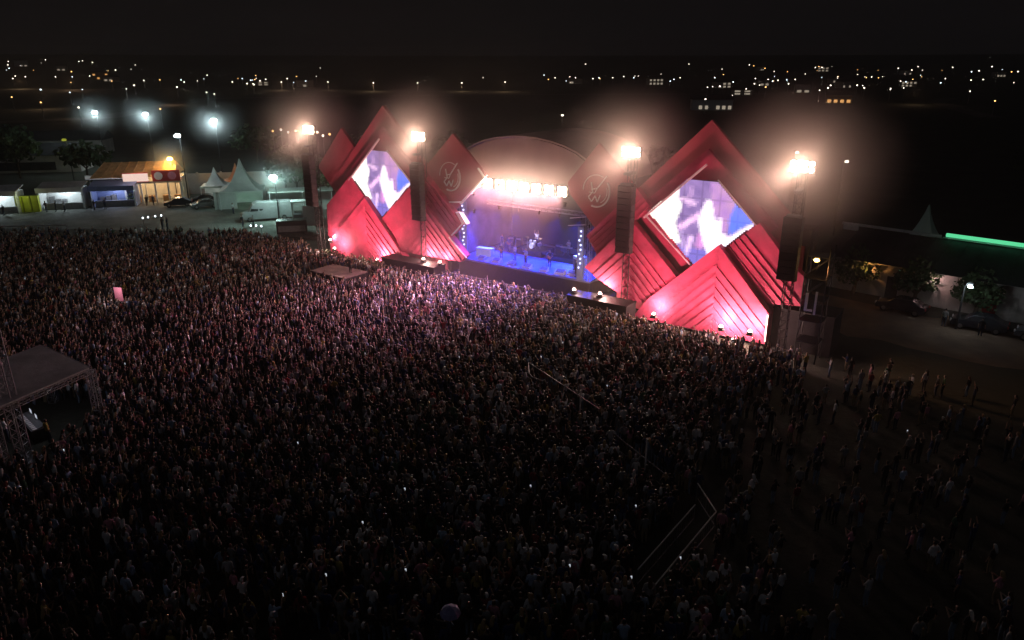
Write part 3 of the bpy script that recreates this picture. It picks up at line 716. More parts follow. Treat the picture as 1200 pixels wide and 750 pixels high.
# the rest of the crowd: one mass, geometry nodes instancing whole figures
def amat(name, attr, rough=.85):
    m = bpy.data.materials.new(name); m.use_nodes = True; n = m.node_tree; b = n.nodes['Principled BSDF']; b.inputs['Roughness'].default_value = rough
    a = n.nodes.new('ShaderNodeAttribute'); a.attribute_type = 'INSTANCER'; a.attribute_name = attr; n.links.new(a.outputs['Color'], b.inputs['Base Color'])
    return m
CM = [amat('crowd_skin', 'skin_col', .6), amat('crowd_shirt', 'shirt_col'), amat('crowd_trousers', 'pants_col'), M['shoe'], amat('crowd_hair', 'hair_col', .5), E_PHONE]
li = {'torso': 1, 'uparm': 1, 'leg': 2, 'foot': 3, 'hair': 4, 'head': 0, 'neck': 0, 'forearm': 0, 'hand': 0}
lib = bpy.data.collections.new('crowd_figures')
k = 0
for pn, (me, lab) in VAR.items():
    for hk in ('short', 'long'):
        bm = bmesh.new()
        m2 = me.copy(); m2.materials.clear()
        for q in CM: m2.materials.append(q)
        m2.polygons.foreach_set('material_index', [li[l] for l in lab])
        bm.from_mesh(m2)
        if hk == 'long':
            nf = len(bm.faces); hm = PARTC[pn]['long']; bm.from_mesh(hm); bm.faces.ensure_lookup_table()
            for f in bm.faces[nf:]: f.material_index = 4; f.smooth = True
        if POSES[pn].get('phone'):
            r = bmesh.ops.create_cube(bm, size=1, matrix=Matrix.Translation((.12, .40, 1.77)) @ Matrix.Diagonal((.075, .01, .15, 1)))
            for v in r['verts']:
                for f in v.link_faces: f.material_index = 5
        bm.to_mesh(m2); bm.free()
        o = bpy.data.objects.new('figure_%02d' % k, m2); lib.objects.link(o); k += 1
nvar = k
wts = {'arms down': 12, 'one arm raised': 1.3, 'both arms raised': .4, 'hands clapping at chest height': 4.5, 'holding up a phone': .10, 'both hands held overhead': .25, 'hands on hips': 3}
me = bpy.data.meshes.new('crowd'); me.from_pydata([(x, y, 0) for x, y in FAR], [], [])
def addattr(nm, ty, key, vals):
    a = me.attributes.new(nm, ty, 'POINT'); a.data.foreach_set(key, vals)
pl = list(POSES); idxs = []; sh = []; pa = []; ha = []; sk = []; ro = []; scs = []
scol = [SHIRTS[k] for k in SHIRTS]; sw = [1.5, 8, 2, 2, .5, .3, .15, .5, .6]
pcol = list(PANTS.values()); hcol = [(0.015, 0.012, 0.010), (.07, .035, .018), (.35, .24, .11), (.6, .6, .6), (.3, .05, .05)]; hw = [5, 4, 1.3, .9, .2]
kcol = [(.38, .25, .19), (.26, .16, .11), (.44, .31, .25)]
for x, y in FAR:
    p = rnd.choices(range(len(pl)), [wts[q] for q in pl])[0]; idxs.append(p * 2 + (rnd.random() < .45))
    c = rnd.choices(scol, sw)[0]; j = rnd.uniform(.7, 1.2); sh += [min(1, q * j) for q in c] + [1]
    pa += [*rnd.choice(pcol), 1]; ha += [*rnd.choices(hcol, hw)[0], 1]; sk += [*rnd.choice(kcol), 1]
    ro.append(facing(x, y) + rnd.gauss(0, .35)); scs.append(rnd.uniform(.86, 1.04))
addattr('idx', 'INT', 'value', idxs); addattr('rot', 'FLOAT', 'value', ro); addattr('scl', 'FLOAT', 'value', scs)
for nm, v in (('shirt_col', sh), ('pants_col', pa), ('hair_col', ha), ('skin_col', sk)): addattr(nm, 'FLOAT_COLOR', 'color', v)
crowd = bpy.data.objects.new('crowd', me); COL.objects.link(crowd); tag(crowd, kind='stuff')
crowd['label'] = 'dense crowd of concertgoers filling the field in front of the stage'
ng = bpy.data.node_groups.new('crowd_nodes', 'GeometryNodeTree')
ng.interface.new_socket('Geometry', in_out='INPUT', socket_type='NodeSocketGeometry'); ng.interface.new_socket('Geometry', in_out='OUTPUT', socket_type='NodeSocketGeometry')
gi = ng.nodes.new('NodeGroupInput'); go = ng.nodes.new('NodeGroupOutput'); ip = ng.nodes.new('GeometryNodeInstanceOnPoints'); ci_ = ng.nodes.new('GeometryNodeCollectionInfo')
ci_.inputs['Collection'].default_value = lib; ci_.inputs['Separate Children'].default_value = True; ci_.inputs['Reset Children'].default_value = True
def na(nm, ty):
    a = ng.nodes.new('GeometryNodeInputNamedAttribute'); a.data_type = ty; a.inputs['Name'].default_value = nm; return a.outputs['Attribute']
cx = ng.nodes.new('ShaderNodeCombineXYZ'); cs = ng.nodes.new('ShaderNodeCombineXYZ')
ng.links.new(na('rot', 'FLOAT'), cx.inputs['Z']); sc_ = na('scl', 'FLOAT')
for q in 'XYZ': ng.links.new(sc_, cs.inputs[q])
ng.links.new(gi.outputs[0], ip.inputs['Points']); ng.links.new(ci_.outputs[0], ip.inputs['Instance']); ip.inputs['Pick Instance'].default_value = True
ng.links.new(na('idx', 'INT'), ip.inputs['Instance Index']); ng.links.new(cx.outputs[0], ip.inputs['Rotation']); ng.links.new(cs.outputs[0], ip.inputs['Scale'])
ng.links.new(ip.outputs[0], go.inputs[0])
gm = crowd.modifiers.new('figures', 'NODES'); gm.node_group = ng

# ------------------------------------------------------------------ on stage (local stage frame: x = s, y = -d)
def on_stage(s, d): return F(s, d, 2.0)
def drum_kit():
    t = thing('drum_kit', 'white drum kit on the riser at the back of the blue-lit stage', 'drum kit', F(-2.6, -6.3, 2.6), TH)
    MB().lathe([(.30, -.22), (.31, -.2), (.31, .2), (.30, .22)], 14, T=Matrix.Translation((0, -.35, .32)) @ Matrix.Rotation(R(90), 4, 'X')).build('bass_drum', M['drum'], t)
    for x, y, z, r in ((-.28, -.2, .78, .16), (.25, -.2, .78, .17), (-.55, .15, .6, .18), (.65, .15, .45, .22)):
        dd = MB().lathe([(r, -.13), (r, .13)], 12, T=Matrix.Translation((x, y, z)) @ Matrix.Rotation(R(12), 4, 'X')).build('drum', M['drum'], t)
        MB().bar((x, y, 0), (x, y, z - .12), .015).build('stand', M['metal'], dd)
    for x, y, z, r in ((-.85, -.1, 1.15, .24), (.9, -.1, 1.2, .26), (-.5, -.45, 1.25, .2), (.55, -.45, 1.3, .2), (-1.0, .25, .85, .18)):
        c = MB().lathe([(r, 0), (r * .4, .02), (.03, .045)], 12, T=Matrix.Translation((x, y, z)) @ Matrix.Rotation(R(18), 4, 'X')).build('cymbal', M['brass'], t)
        MB().bar((x, y, 0), (x, y, z), .015).build('stand', M['metal'], c)
    MB().lathe([(.17, .42), (.18, .5)], 10, T=Matrix.Translation((0, .55, 0))).bar((0, .55, 0), (0, .55, .42), .03).build('stool', M['black'], t)
drum_kit()
t = thing('drum_riser', 'low carpeted riser under the white drum kit', 'riser', F(-2.6, -6.3, 2.0), TH)
MB().box(-1.8, 1.8, -1.3, 1.5, 0.004, .6).build('platform', M['skirt'], t)
t = thing('keyboard_riser', 'low riser with the keyboards at the right end of the stage', 'riser', F(2.2, -5.6, 2.0), TH)
MB().box(-1.5, 1.5, -1.0, 1.4, 0.004, .45).build('platform', M['skirt'], t)
def performer(s, d, z, rz, pose, shirt, pants, hair, label): return person(F(s, d, z), TH + rz, pose, shirt, pants, hair, label, 'musicians on the blue-lit stage')
PI = math.pi
performer(-4.1, -2.2, 2, PI + .3, 'hands on hips', 'black', 'black trousers', 'short brown hair', 'guitarist in black standing left on the blue-lit stage')
performer(-2.5, -2.5, 2, PI, 'hands clapping at chest height', 'white', 'light jeans', 'short black hair', 'musician in white near the middle left of the stage')
performer(-.6, -1.8, 2, PI - .2, 'holding up a phone', 'pale blue', 'dark jeans', 'short brown hair', 'singer in pale blue at the microphone in mid-stage')
performer(1.9, -2.6, 2, PI + .2, 'hands on hips', 'black', 'black trousers', 'short black hair', 'guitarist in black in front of the amplifiers on the right')
performer(-2.6, -6.9, 2.55, PI, 'both arms raised', 'white', 'black trousers', 'short black hair', 'drummer in white behind the drum kit')
performer(2.0, -6.2, 2.45, PI, 'hands clapping at chest height', 'white', 'black trousers', 'short black hair', 'keyboard player in white on the right riser')
performer(6.3, .6 - 1.2, 2, PI - .6, 'arms down', 'black', 'black trousers', 'short black hair', 'stagehand in black at the right front corner of the stage')
performer(-5.2, -5.2, 2, PI, 'hands on hips', 'navy', 'dark jeans', 'short brown hair', 'bass player in navy behind at the left of the drum kit')
performer(-6.6, -5.8, 2, PI, 'hands clapping at chest height', 'navy', 'dark jeans', 'long brown hair', 'backing singer in navy at the back left of the stage')
def guitar(s, d, label):
    t = thing('guitar', label, 'guitar', F(s, d, 3.02), TH, 'guitars on stage'); T = Matrix.Rotation(R(25), 4, 'Y')
    pts = []
    for i in range(16):
        a = 2 * PI * i / 16; r = .17 + .05 * math.cos(2 * a) - .03 * math.cos(4 * a); pts.append((r * 1.15 * math.cos(a), r * math.sin(a)))
    b = MB().prism(pts, -.03, .03); b.v = [tuple(T @ Vector(v)) for v in b.v]; b.build('body', M['guitar'], t)
    MB().box(-.9, -.2, -.035, -.005, -.025, .025, T=T).box(-1.05, -.9, -.035, -.005, -.045, .045, T=T).build('neck', M['bark'], t)
guitar(-4.1, -1.98, 'guitar held by the guitarist in black on the left'); guitar(1.9, -2.38, 'guitar held by the guitarist in black on the right'); guitar(-5.2, -4.98, 'bass guitar held left of the drum kit')
t = thing('keyboard', 'white keyboard on a stand at the right riser', 'keyboard', F(2.0, -5.7, 2.45), TH)
MB().box(-.7, .7, -.18, .18, .92, 1.02).build('case', M['white'], t)
MB().bar((-.5, 0, 0), (.5, 0, .92), .025).bar((.5, 0, 0), (-.5, 0, .92), .025).build('stand', M['steel'], t)
for i in range(24): MB().box(-.66 + i * .055, -.612 + i * .055, -.16, .0, 1.021, 1.03).build('key', M['white'] if i % 3 else M['black'], t)
def amp(s, d, rz, lab, w=.75, h=1.1, m='amp'):
    t = thing('amplifier', lab, 'amplifier', F(s, d, 2.0), TH + rz, 'amplifiers on stage')
    MB().box(-w / 2, w / 2, -.18, .18, 0.004, h).build('cabinet', M[m], t)
    MB().box(-w / 2 + .05, w / 2 - .05, -.2, -.182, .06, h - .3).build('grille', M['grille'], t)
    MB().box(-w / 2 + .05, w / 2 - .05, -.2, -.182, h - .24, h - .06).build('control_panel', M['metal'], t)
amp(-5.6, -7.8, 0, 'amplifier at the back left of the drum kit'); amp(-6.7, -7.8, 0, 'amplifier left of two behind the left guitarist'); amp(-.1, -7.6, 0, 'amplifier between the drum kit and the keyboards')
amp(5.4, -3.4, -.4, 'pale amplifier at the right edge of the stage', .9, 1.4, 'white'); amp(5.6, -1.8, -.6, 'tall pale cabinet at the right front of the stage', .9, 1.8, 'white')
def wedge(s, d, rz, lab, m='white', k=1.0):
    t = thing('monitor_wedge', lab, 'monitor', F(s, d, 2.004), TH + rz, 'monitor wedges along the stage front')
    b = MB(); w = .38 * k
    b.poly([(-w, -.28 * k, 0), (w, -.28 * k, 0), (w, .28 * k, 0), (-w, .28 * k, 0), (-w, -.2 * k, .36 * k), (w, -.2 * k, .36 * k), (w, .22 * k, .12 * k), (-w, .22 * k, .12 * k)],
           [(0, 1, 2, 3), (4, 5, 6, 7), (0, 1, 5, 4), (2, 3, 7, 6), (0, 4, 7, 3), (1, 2, 6, 5)]); b.build('cabinet', M[m], t)
    b = MB(); w -= .06; b.poly([(-w, -.14 * k, .345 * k), (w, -.14 * k, .345 * k), (w, .18 * k, .155 * k), (-w, .18 * k, .155 * k)], [(0, 1, 2, 3)])
    b.v = [(x, y + .01, z + .012) for x, y, z in b.v]; b.build('grille', M['steel'], t)
for i, (s, d, k) in enumerate(((-5.6, -.7, 1), (-3.6, -.7, 1.1), (-1.6, -.65, 1), (.4, -.6, 1.1), (2.5, -.6, 1), (4.4, -.65, 1.2), (5.6, -1.0, 1.1))):
    wedge(s, d, PI, ['first', 'second', 'third', 'fourth', 'fifth', 'sixth', 'seventh'][i] + ' pale monitor wedge from the left along the stage lip', 'white', k * 1.15)
t = thing('flight_case', 'long white slanted case at the left end of the blue-lit stage', 'case', F(-6.3, -2.2, 2.004), TH + .15)
MB().box(-.95, .95, -.35, .35, 0, .8).build('body', M['white'], t); MB().box(-.97, .97, -.37, .37, .802, .9).build('lid', M['white'], t)
for s, d in ((-.6, -1.5), (-2.5, -2.1), (-4.1, -1.6), (1.9, -2.0), (-6.6, -5.4)):
    t = thing('microphone_stand', 'slim microphone stand ' + {-.6: 'before the singer in mid-stage', -2.5: 'before the musician in white', -4.1: 'before the left guitarist', 1.9: 'before the right guitarist', -6.6: 'before the backing singer'}[s], 'microphone', F(s, d, 2.0), TH, 'microphone stands on stage')
    MB().bar((0, 0, 0.01), (0, 0, 1.45), .018).lathe([(.14, .005), (.12, .03)], 8).build('stand', M['metal'], t)
    MB().bar((0, 0, 1.45), (0, .16, 1.52), .02).lathe([(.03, -.03), (.04, 0), (.03, .03)], 6, T=Matrix.Translation((0, .18, 1.53))).build('microphone', M['metal'], t)
# stage lighting: blue heads on the mid truss
def head_lamp(s, d, z, tgt, e, col, lab, size=70, up=None):
    t = thing('moving_head', lab, 'stage light', F(s, d, z), TH, 'blue stage lights under the arch')
    MB().box(-.16, .16, -.16, .16, -.12, .0).build('base', M['black'], t)
    MB().lathe([(.1, -.42), (.15, -.38), (.15, -.16), (.08, -.1)], 10).build('head', M['black'], t)
    l = lamp('SPOT', 'beam', F(*tgt[:2], tgt[2]) * 0, e, col, t, None, size, .5, .15); l.location = (0, 0, -.45)
    a = Vector((tgt[0] - s, -(tgt[1] - d), tgt[2] - z + .45)); l.rotation_euler = a.to_track_quat('-Z', 'Y').to_euler()
BLUE = (.012, .045, 1.0)
for i, s in enumerate((-6.4, -3.8, -1.2, 1.4, 4.0, 6.4)):
    head_lamp(s, -5, 7.15, (s * .95, -1.0, 2), 12000, BLUE, ['first', 'second', 'third', 'fourth', 'fifth', 'sixth'][i] + ' blue moving light from the left under the arch', 84)
head_lamp(-7.2, -1.5, 7.15, (-8.6, -5, 4), 1600, (.06, .03, 1.0), 'violet light beside the left bulb pole', 90)
head_lamp(7.0, -1.5, 7.15, (8.2, -5, 4), 1600, (.06, .03, 1.0), 'violet light beside the right bulb pole', 90)
head_lamp(-2.6, -2.5, 9.35, (-2.6, -6.3, 3.0), 5000, (.75, .75, 1.0), 'white key light over the drum kit', 26)
head_lamp(5.0, -.2, 9.35, (4.6, -3.4, 2.5), 3600, (.55, .75, 1.0), 'pale key light over the right end of the stage', 42)
head_lamp(-6.3, -.4, 9.35, (-6.3, -2.2, 2.2), 1500, (.65, .75, 1.0), 'pale key light over the left white case', 26)
head_lamp(-5.8, .9, 10.75, (-13, 13, 1.5), 7000, (.35, .25, 1.0), 'violet light thrown from the arch over the front left of the crowd', 60)
head_lamp(-2.1, .9, 10.75, (-3, 16, 1.5), 5000, (.95, .25, .65), 'magenta light thrown from the arch over the front of the crowd', 75)
head_lamp(-4.4, .9, 10.75, (-30, 18, 1.5), 15000, (1.0, .35, .5), 'pink light thrown from the arch over the left of the crowd', 60)

# ------------------------------------------------------------------ barricades
def fence_run(name, P, lab, h=1.1, m='metal', group='crowd barriers in the field', every=2.0, rail=.035):
    t = thing(name, lab, 'barrier', (P[0][0], P[0][1], 0), 0, group); o = Vector((P[0][0], P[0][1], 0))
    for (a, c) in zip(P[:-1], P[1:]):
        a = Vector((*a, 0)) - o; c = Vector((*c, 0)) - o
        MB().bar(a + Vector((0, 0, h)), c + Vector((0, 0, h)), rail, 5).build('top_rail', M[m], t)
        MB().bar(a + Vector((0, 0, .3)), c + Vector((0, 0, .3)), rail * .7, 4).build('lower_rail', M['steel'], t)
        n = max(1, int((c - a).length / every)); b = MB()
        for i in range(n * 8 + 1): b.bar(a + (c - a) * i / (n * 8) + Vector((0, 0, .3)), a + (c - a) * i / (n * 8) + Vector((0, 0, h)), .008, 3)
        b.build('bars', M['steel'], t)['kind'] = 'stuff'
        for i in range(n + 1): MB().bar(a + (c - a) * i / n, a + (c - a) * i / n + Vector((0, 0, h)), .022, 4).build('post', M['steel'], t)
    return t
fence_run('crowd_barrier', [(1.2, 49.2), (1.2, 47.3), (1.4, 46.6), (2.4, 45.6)], 'bent end of the thin metal barrier in the middle of the crowd', 1.5)
fence_run('crowd_barrier', [(1.2, 49.2), (5.5, 41.6)], 'long thin metal barrier slanting through the middle of the crowd', 1.5)
fence_run('crowd_barrier', [(5.9, 39.5), (8.4, 34.2)], 'faint lower continuation of the slanting barrier behind the pale pole', 1.1, 'steel')
fence_run('crowd_barrier', [(9.8, 33.6), (10.1, 31.0), (6.0, 25.5)], 'nearest bent metal barrier at the end of the dark lane', 1.1, 'white')  # white top rail colour stands in for light on the metal
fence_run('crowd_barrier', [(9.2, 31.6), (5.5, 26.6)], 'short metal barrier parallel to the nearest bent one', 1.1, 'white')  # top rail whitened likewise so the metal looks lit
for x, y, h, lab in ((4.4, 42.7, 2.3, 'pale upright pole standing beside the upper slanting barrier'), (7.5, 36.1, 2.4, 'pale upright pole standing beside the lower slanting barrier')):
    t = thing('marker_pole', lab, 'pole', (x, y, 0)); MB().bar((0, 0, 0), (0, 0, h), .05).build('pole', M['white'], t); MB().box(-.2, .2, -.2, .2, 0, .06).build('foot', M['steel'], t)
fence_run('yard_railing', [(-71.5, 98.0), (-61.2, 99.1)], 'pale metal railing behind the crowd at the far left', 1.1, 'white', None, 2.0, .07)
fence_run('crowd_barrier', [(-26.2, 43.5), (-22.0, 40.8), (-19.5, 38.8)], 'dim barrier running right from the mixing desk tent', 1.1, 'steel')
fence_run('pit_barrier', [tuple(F(-26, 4.95)[:2]), tuple(F(-7.4, 4.95)[:2]), tuple(F(-7, 3.1)[:2]), tuple(F(7.6, 3.1)[:2]), tuple(F(8, 4.95)[:2]), tuple(F(26, 4.95)[:2])], 'black crowd barrier along the foot of the stage front', 1.2, 'steel', None, 4.0)

# ------------------------------------------------------------------ mixing desk tent and delay mast at the left
t = thing('mixing_tent', 'flat grey-roofed truss tent over the mixing desk at the left edge', 'tent', (-29.5, 40.5, 0))
C4 = [(-31.6, 45.7), (-26.2, 41.8), (-28.3, 35.8), (-33.8, 39.6)]; c4 = [(x + 29.5, y - 40.5) for x, y in C4]
b = MB(); q = [(x, y, 4.25) for x, y in c4] + [(x, y, 4.12) for x, y in c4] + [(sum(x for x, _ in c4) / 4, sum(y for _, y in c4) / 4, 4.3)]
b.poly(q, [(0, 1, 8), (1, 2, 8), (2, 3, 8), (3, 0, 8), (4, 5, 6, 7), (0, 4, 5, 1), (1, 5, 6, 2), (2, 6, 7, 3), (3, 7, 4, 0)]); b.build('canopy', M['greyroof'], t)
for i in range(4):
    a = Vector((*c4[i], 4.0)); c = Vector((*c4[(i + 1) % 4], 4.0)); truss(MB(), a, c, .3, 14, .025).build('roof_beam', M['metal'], t)
    truss(MB(), (c4[i][0], c4[i][1], 0), (c4[i][0], c4[i][1], 4.1), .42, 9, .03).build('leg', M['metal'], t)
t = thing('mixing_desk', 'long sloping mixing desk under the grey tent roof', 'mixing desk', (-30.2, 41.2, 0), facing(-30, 40))
MB().box(-1.6, 1.6, -.4, .4, 0, .8).build('table', M['black'], t)
MB().poly([(-1.5, -.38, .805), (1.5, -.38, .805), (1.5, .38, .95), (-1.5, .38, .95), (-1.5, .38, .805), (1.5, .38, .805)], [(0, 1, 2, 3), (3, 2, 5, 4), (0, 3, 4), (1, 5, 2)]).build('console', M['steel'], t)
for i in range(10): MB().box(-1.35 + i * .3, -1.15 + i * .3, -.3, -.05, .86, .885).build('fader_bank', M['white'], t)
for i, (x, e) in enumerate(((-.9, E_PHONE), (.2, E_PHONE))): 
    s_ = MB().box(x - .22, x + .22, .3, .34, 1.0, 1.3).build('monitor', M['black'], t); MB().box(x - .2, x + .2, .292, .298, 1.02, 1.28).build('screen', e, s_)
person((-28.3, 39.8, 0), facing(-28, 40), 'hands on hips', 'yellow', 'dark jeans', 'short black hair', 'sound technician in a yellow shirt under the grey tent roof')
person((-31.0, 40.0, 0), facing(-30, 40), 'hands clapping at chest height', 'white', 'dark jeans', 'short black hair', 'sound technician in white at the mixing desk')
t = thing('delay_mast', 'tall truss mast at the left edge in front of the grey tent', 'mast', (-28.4, 37.6, 0))
truss(MB(), (0, 0, .1), (-.2, 0, 13), .55, 22, .035).build('mast', M['metal'], t); MB().box(-.8, .8, -.8, .8, 0, .1).build('base', M['steel'], t)
lamp('POINT', 'desk_light', (-28.9, 40.9, 3.4), 26, (.8, .85, 1.0), radius=.1)
t = thing('pink_banner', 'small pink upright banner standing above the crowd on the left', 'banner', (-36.3, 64.5, 0))
MB().bar((0, 0, 0), (0, 0, 2.65), .04).build('pole', M['steel'], t); MB().box(-.42, .42, -.04, .0, 1.3, 2.6, T=Matrix.Rotation(R(-12), 4, 'Z')).build('sheet', M['pink'], t)
lamp('POINT', 'banner_light', (-36.2, 63.4, 2.6), 60, (1, .75, .8), t and None, radius=.1)
t = thing('camera_platform', 'low pale platform in the crowd below the left red chevron', 'platform', (-18.4, 75.0, 0), TH)
MB().box(-2.6, 2.6, -1.6, 1.6, 0, 1.15).build('skirt', M['skirt'], t); MB().box(-2.65, 2.65, -1.65, 1.65, 1.152, 1.25)    .build('deck', M['ply'], t)
person(F(-18.9, 6.8, 1.25) if False else (-17.0, 74.2, 1.25), TH, 'hands on hips', 'black', 'black trousers', 'short black hair', 'camera operator in black on the pale platform')

def umbrella():
    t = thing('umbrella', 'pale lilac umbrella at the bottom edge of the picture', 'umbrella', (-2.4, 23.1, 0))
    n = 8
    for i in range(n):
        b = MB(); vs = []
        for k, (r, z) in enumerate(((.02, 2.16), (.2, 2.11), (.36, 1.98), (.43, 1.8))):
            for a in (i, i + 1): vs.append((r * math.cos(2 * PI * a / n), r * math.sin(2 * PI * a / n), z))
        b.poly(vs, [(2 * k, 2 * k + 1, 2 * k + 3, 2 * k + 2) for k in range(3)]); b.build('canopy_gore', M['lilac'], t)
    MB().bar((0, 0, 1.1), (0, 0, 2.22), .012).build('shaft', M['metal'], t); MB().bar((0, 0, 1.0), (0, 0, 1.12), .02).build('handle', M['black'], t)
umbrella()
person((-2.55, 23.05, 0), facing(-2.4, 23), 'hands clapping at chest height', 'pale blue', 'dark jeans', 'short brown hair', 'person in pale blue standing under the lilac umbrella')

# ------------------------------------------------------------------ trees
def tree(x, y, h, r, lab, m='leaf', seed=0, group=None, trunk=.35, n=900, leaf=.34, squash=.8):
    rr = random.Random(seed); t = thing('tree', lab, 'tree', (x, y, 0), 0, group)
    b = MB(); b.bar((0, 0, 0), (.1, 0, h * trunk), .22, 7, 0, .16)
    cs = []
    for i in range(7):
        a = 2 * PI * i / 7 + rr.uniform(-.3, .3); e = Vector((math.cos(a) * r * .5, math.sin(a) * r * .5, h * (trunk + .25) + rr.uniform(-.1, .2) * h * .5))
        b.bar((.1, 0, h * trunk * .9), e, .1, 5, 0, .04); cs.append((e, r * rr.uniform(.42, .6)))
    cs.append((Vector((0, 0, h * .85 - r * .2)), r * .55)); b.build('trunk', M['bark'], t)
    c = MB()
    for i in range(n):
        ctr, rad = rr.choice(cs); v = Vector((rr.gauss(0, 1), rr.gauss(0, 1), rr.gauss(0, 1))).normalized() * rad * rr.random() ** .35; v.z *= squash
        p = ctr + v; s = leaf * rr.uniform(.6, 1.4); u = Vector((rr.gauss(0, 1), rr.gauss(0, 1), rr.gauss(0, 1))).normalized(); w = u.cross(Vector((rr.gauss(0, 1), rr.gauss(0, 1), rr.gauss(0, 1)))).normalized()
        c.poly([p - u * s, p + w * s * .6, p + u * s, p - w * s * .6], [(0, 1, 2, 3)])
    c.build('crown', M[m], t); return t
tree(-35.5, 121, 10.5, 4.6, 'large tree lit pale green by the floodlight behind the white van', 'leaf2', 1, n=1500, leaf=.42)
tree(-29.5, 117, 8.5, 4.0, 'dark green tree between the lit tree and the far left speaker column', 'leaf2', 2, n=1200, leaf=.4)
tree(-41, 133, 8, 3.6, 'dim bushy tree behind the large white pagoda tent', 'leaf', 3, n=900)
for i, (x, y, h, r) in enumerate(((34.6, 71.0, 5.2, 2.3), (38.6, 67.0, 5.0, 2.2), (42.2, 63.2, 4.8, 2.2), (47.8, 57.6, 4.6, 2.0))):
    tree(x, y, h, r, ['round dark tree nearest the scaffold on the right', 'round dark tree between the orange-lit and pink-lit walls', 'round dark tree under the white lamp on the right', 'round dark tree at the far right edge'][i], 'leaf', 10 + i, 'round trees along the long building', n=900, leaf=.22, trunk=.25, squash=1.0)
for i, (x, y, h, r) in enumerate(((-30, 160, 9, 5), (-12, 150, 10, 5), (8, 140, 9, 5), (26, 136, 8, 5.5), (-100, 150, 9, 5), (-84, 146, 8, 5), (-118, 175, 9, 6), (-60, 175, 9, 6), (80, 88, 7, 4), (95, 130, 10, 6))):
    tree(x, y, h, r, 'dark tree in the unlit ground ' + ['behind the far left speaker column', 'behind the left red peak', 'behind the left emblem', 'behind the stage arch', 'behind the food stalls under the leftmost floodlight', 'behind the middle lit stall', 'beyond the left edge shed', 'behind the high right floodlight', 'right of the long building', 'far beyond the long building', 'behind the right red peak'][i], 'leaf', 30 + i, 'dark trees behind the site', n=500, leaf=.6)
t = thing('hedge', 'low dark green hedge behind the pale platform below the left tower', 'hedge', (*F(-19.8, 4.9)[:2], 0), TH)
hb = MB(); rr = random.Random(5)
for i in range(900):
    p = Vector((rr.uniform(-4.6, 4.6), rr.uniform(-.5, .5), rr.uniform(.05, 1.5) * (1 + .15 * math.sin(i)))); u = Vector((rr.gauss(0, 1), rr.gauss(0, 1), rr.gauss(0, 1))).normalized() * .14; w = u.cross(Vector((rr.gauss(0, 1), rr.gauss(0, 1), 1))).normalized() * .1
    hb.poly([p - u, p + w, p + u, p - w], [(0, 1, 2, 3)])
hb.build('foliage', M['leaf2'], t)

# ------------------------------------------------------------------ lamps of the yard
def pole_lamp(x, y, h, lab, col, e, em, group=None, arm=0.0, r=.32, glow=1.0, name='floodlight_pole', cat='floodlight', soft=.3):
    t = thing(name, lab, cat, (x, y, 0), 0, group)
    MB().bar((0, 0, 0), (0, 0, h), .10, 6, 0, .06).build('pole', M['black'], t)
    MB().bar((0, 0, h), (arm, -.3, h + .1), .05).build('arm', M['steel'], t)
    hd = MB().box(arm - .3, arm + .3, -.62, -.2, h - .05, h + .22).build('lamp_head', M['black'], t)
    MB().lathe([(r * .6, -r * .5), (r, -.1), (r * .6, r * .4)], 8, T=Matrix.Translation((arm, -.75, h - .05))).build('lens', em, hd)
    if e: lamp('POINT', 'lamp_light', (arm, -1.0, h - .55), e, col, t, radius=soft)
    return t
CO = (.75, .97, 1.0)
for x, y, h, e, r, lab in ((-92, 168, 12, 1000, .6, 'leftmost of the white floodlights behind the food stalls'), (-78, 162, 12, 1500, .6, 'second white floodlight from the left behind the food stalls'),
                        (-54.7, 123.5, 11, 500, .55, 'lower dimmer white floodlight above the orange street lamp'), (-56.6, 144.2, 12, 2000, .6, 'rightmost high white floodlight, above the pagoda tents')):
    pole_lamp(x, y, h, lab, CO, e, E_COOL, 'white floodlights behind the stalls', r=r)
pole_lamp(-34.6, 107.5, 6.6, 'cold white floodlight over the long van and white tents', (.6, 1.0, .88), 1500, E_COOL, r=.6)
pole_lamp(-57.6, 125.8, 7, 'orange street lamp between the restaurant and the wall', (1, .5, .08), 800, E_AMB, r=.5, name='street_lamp', cat='street lamp')
pole_lamp(39.0, 60.4, 4.2, 'small white lamp in front of the long building on the right', (.8, .9, 1), 70, E_COOL, r=.2, name='street_lamp', cat='street lamp')
pole_lamp(-88, 148, 8, 'yellow-green lamp below the left floodlights', (.8, .9, .2), 120, E_YEL, r=.5, name='street_lamp', cat='street lamp')
for x, y, h, lab in ((43.8, 97.9, 10, 'small lamp on the mast right of the last speaker column'), (39.5, 104, 10.5, 'small lamp just right of the brightest lamp cluster'), (11, 166, 11.5, 'single faint lamp over the stage arch')):
    pole_lamp(x, y, h, lab, (1, .8, .6), 60, E_FARW, 'small lamps behind the stage', r=.28, name='street_lamp', cat='street lamp')

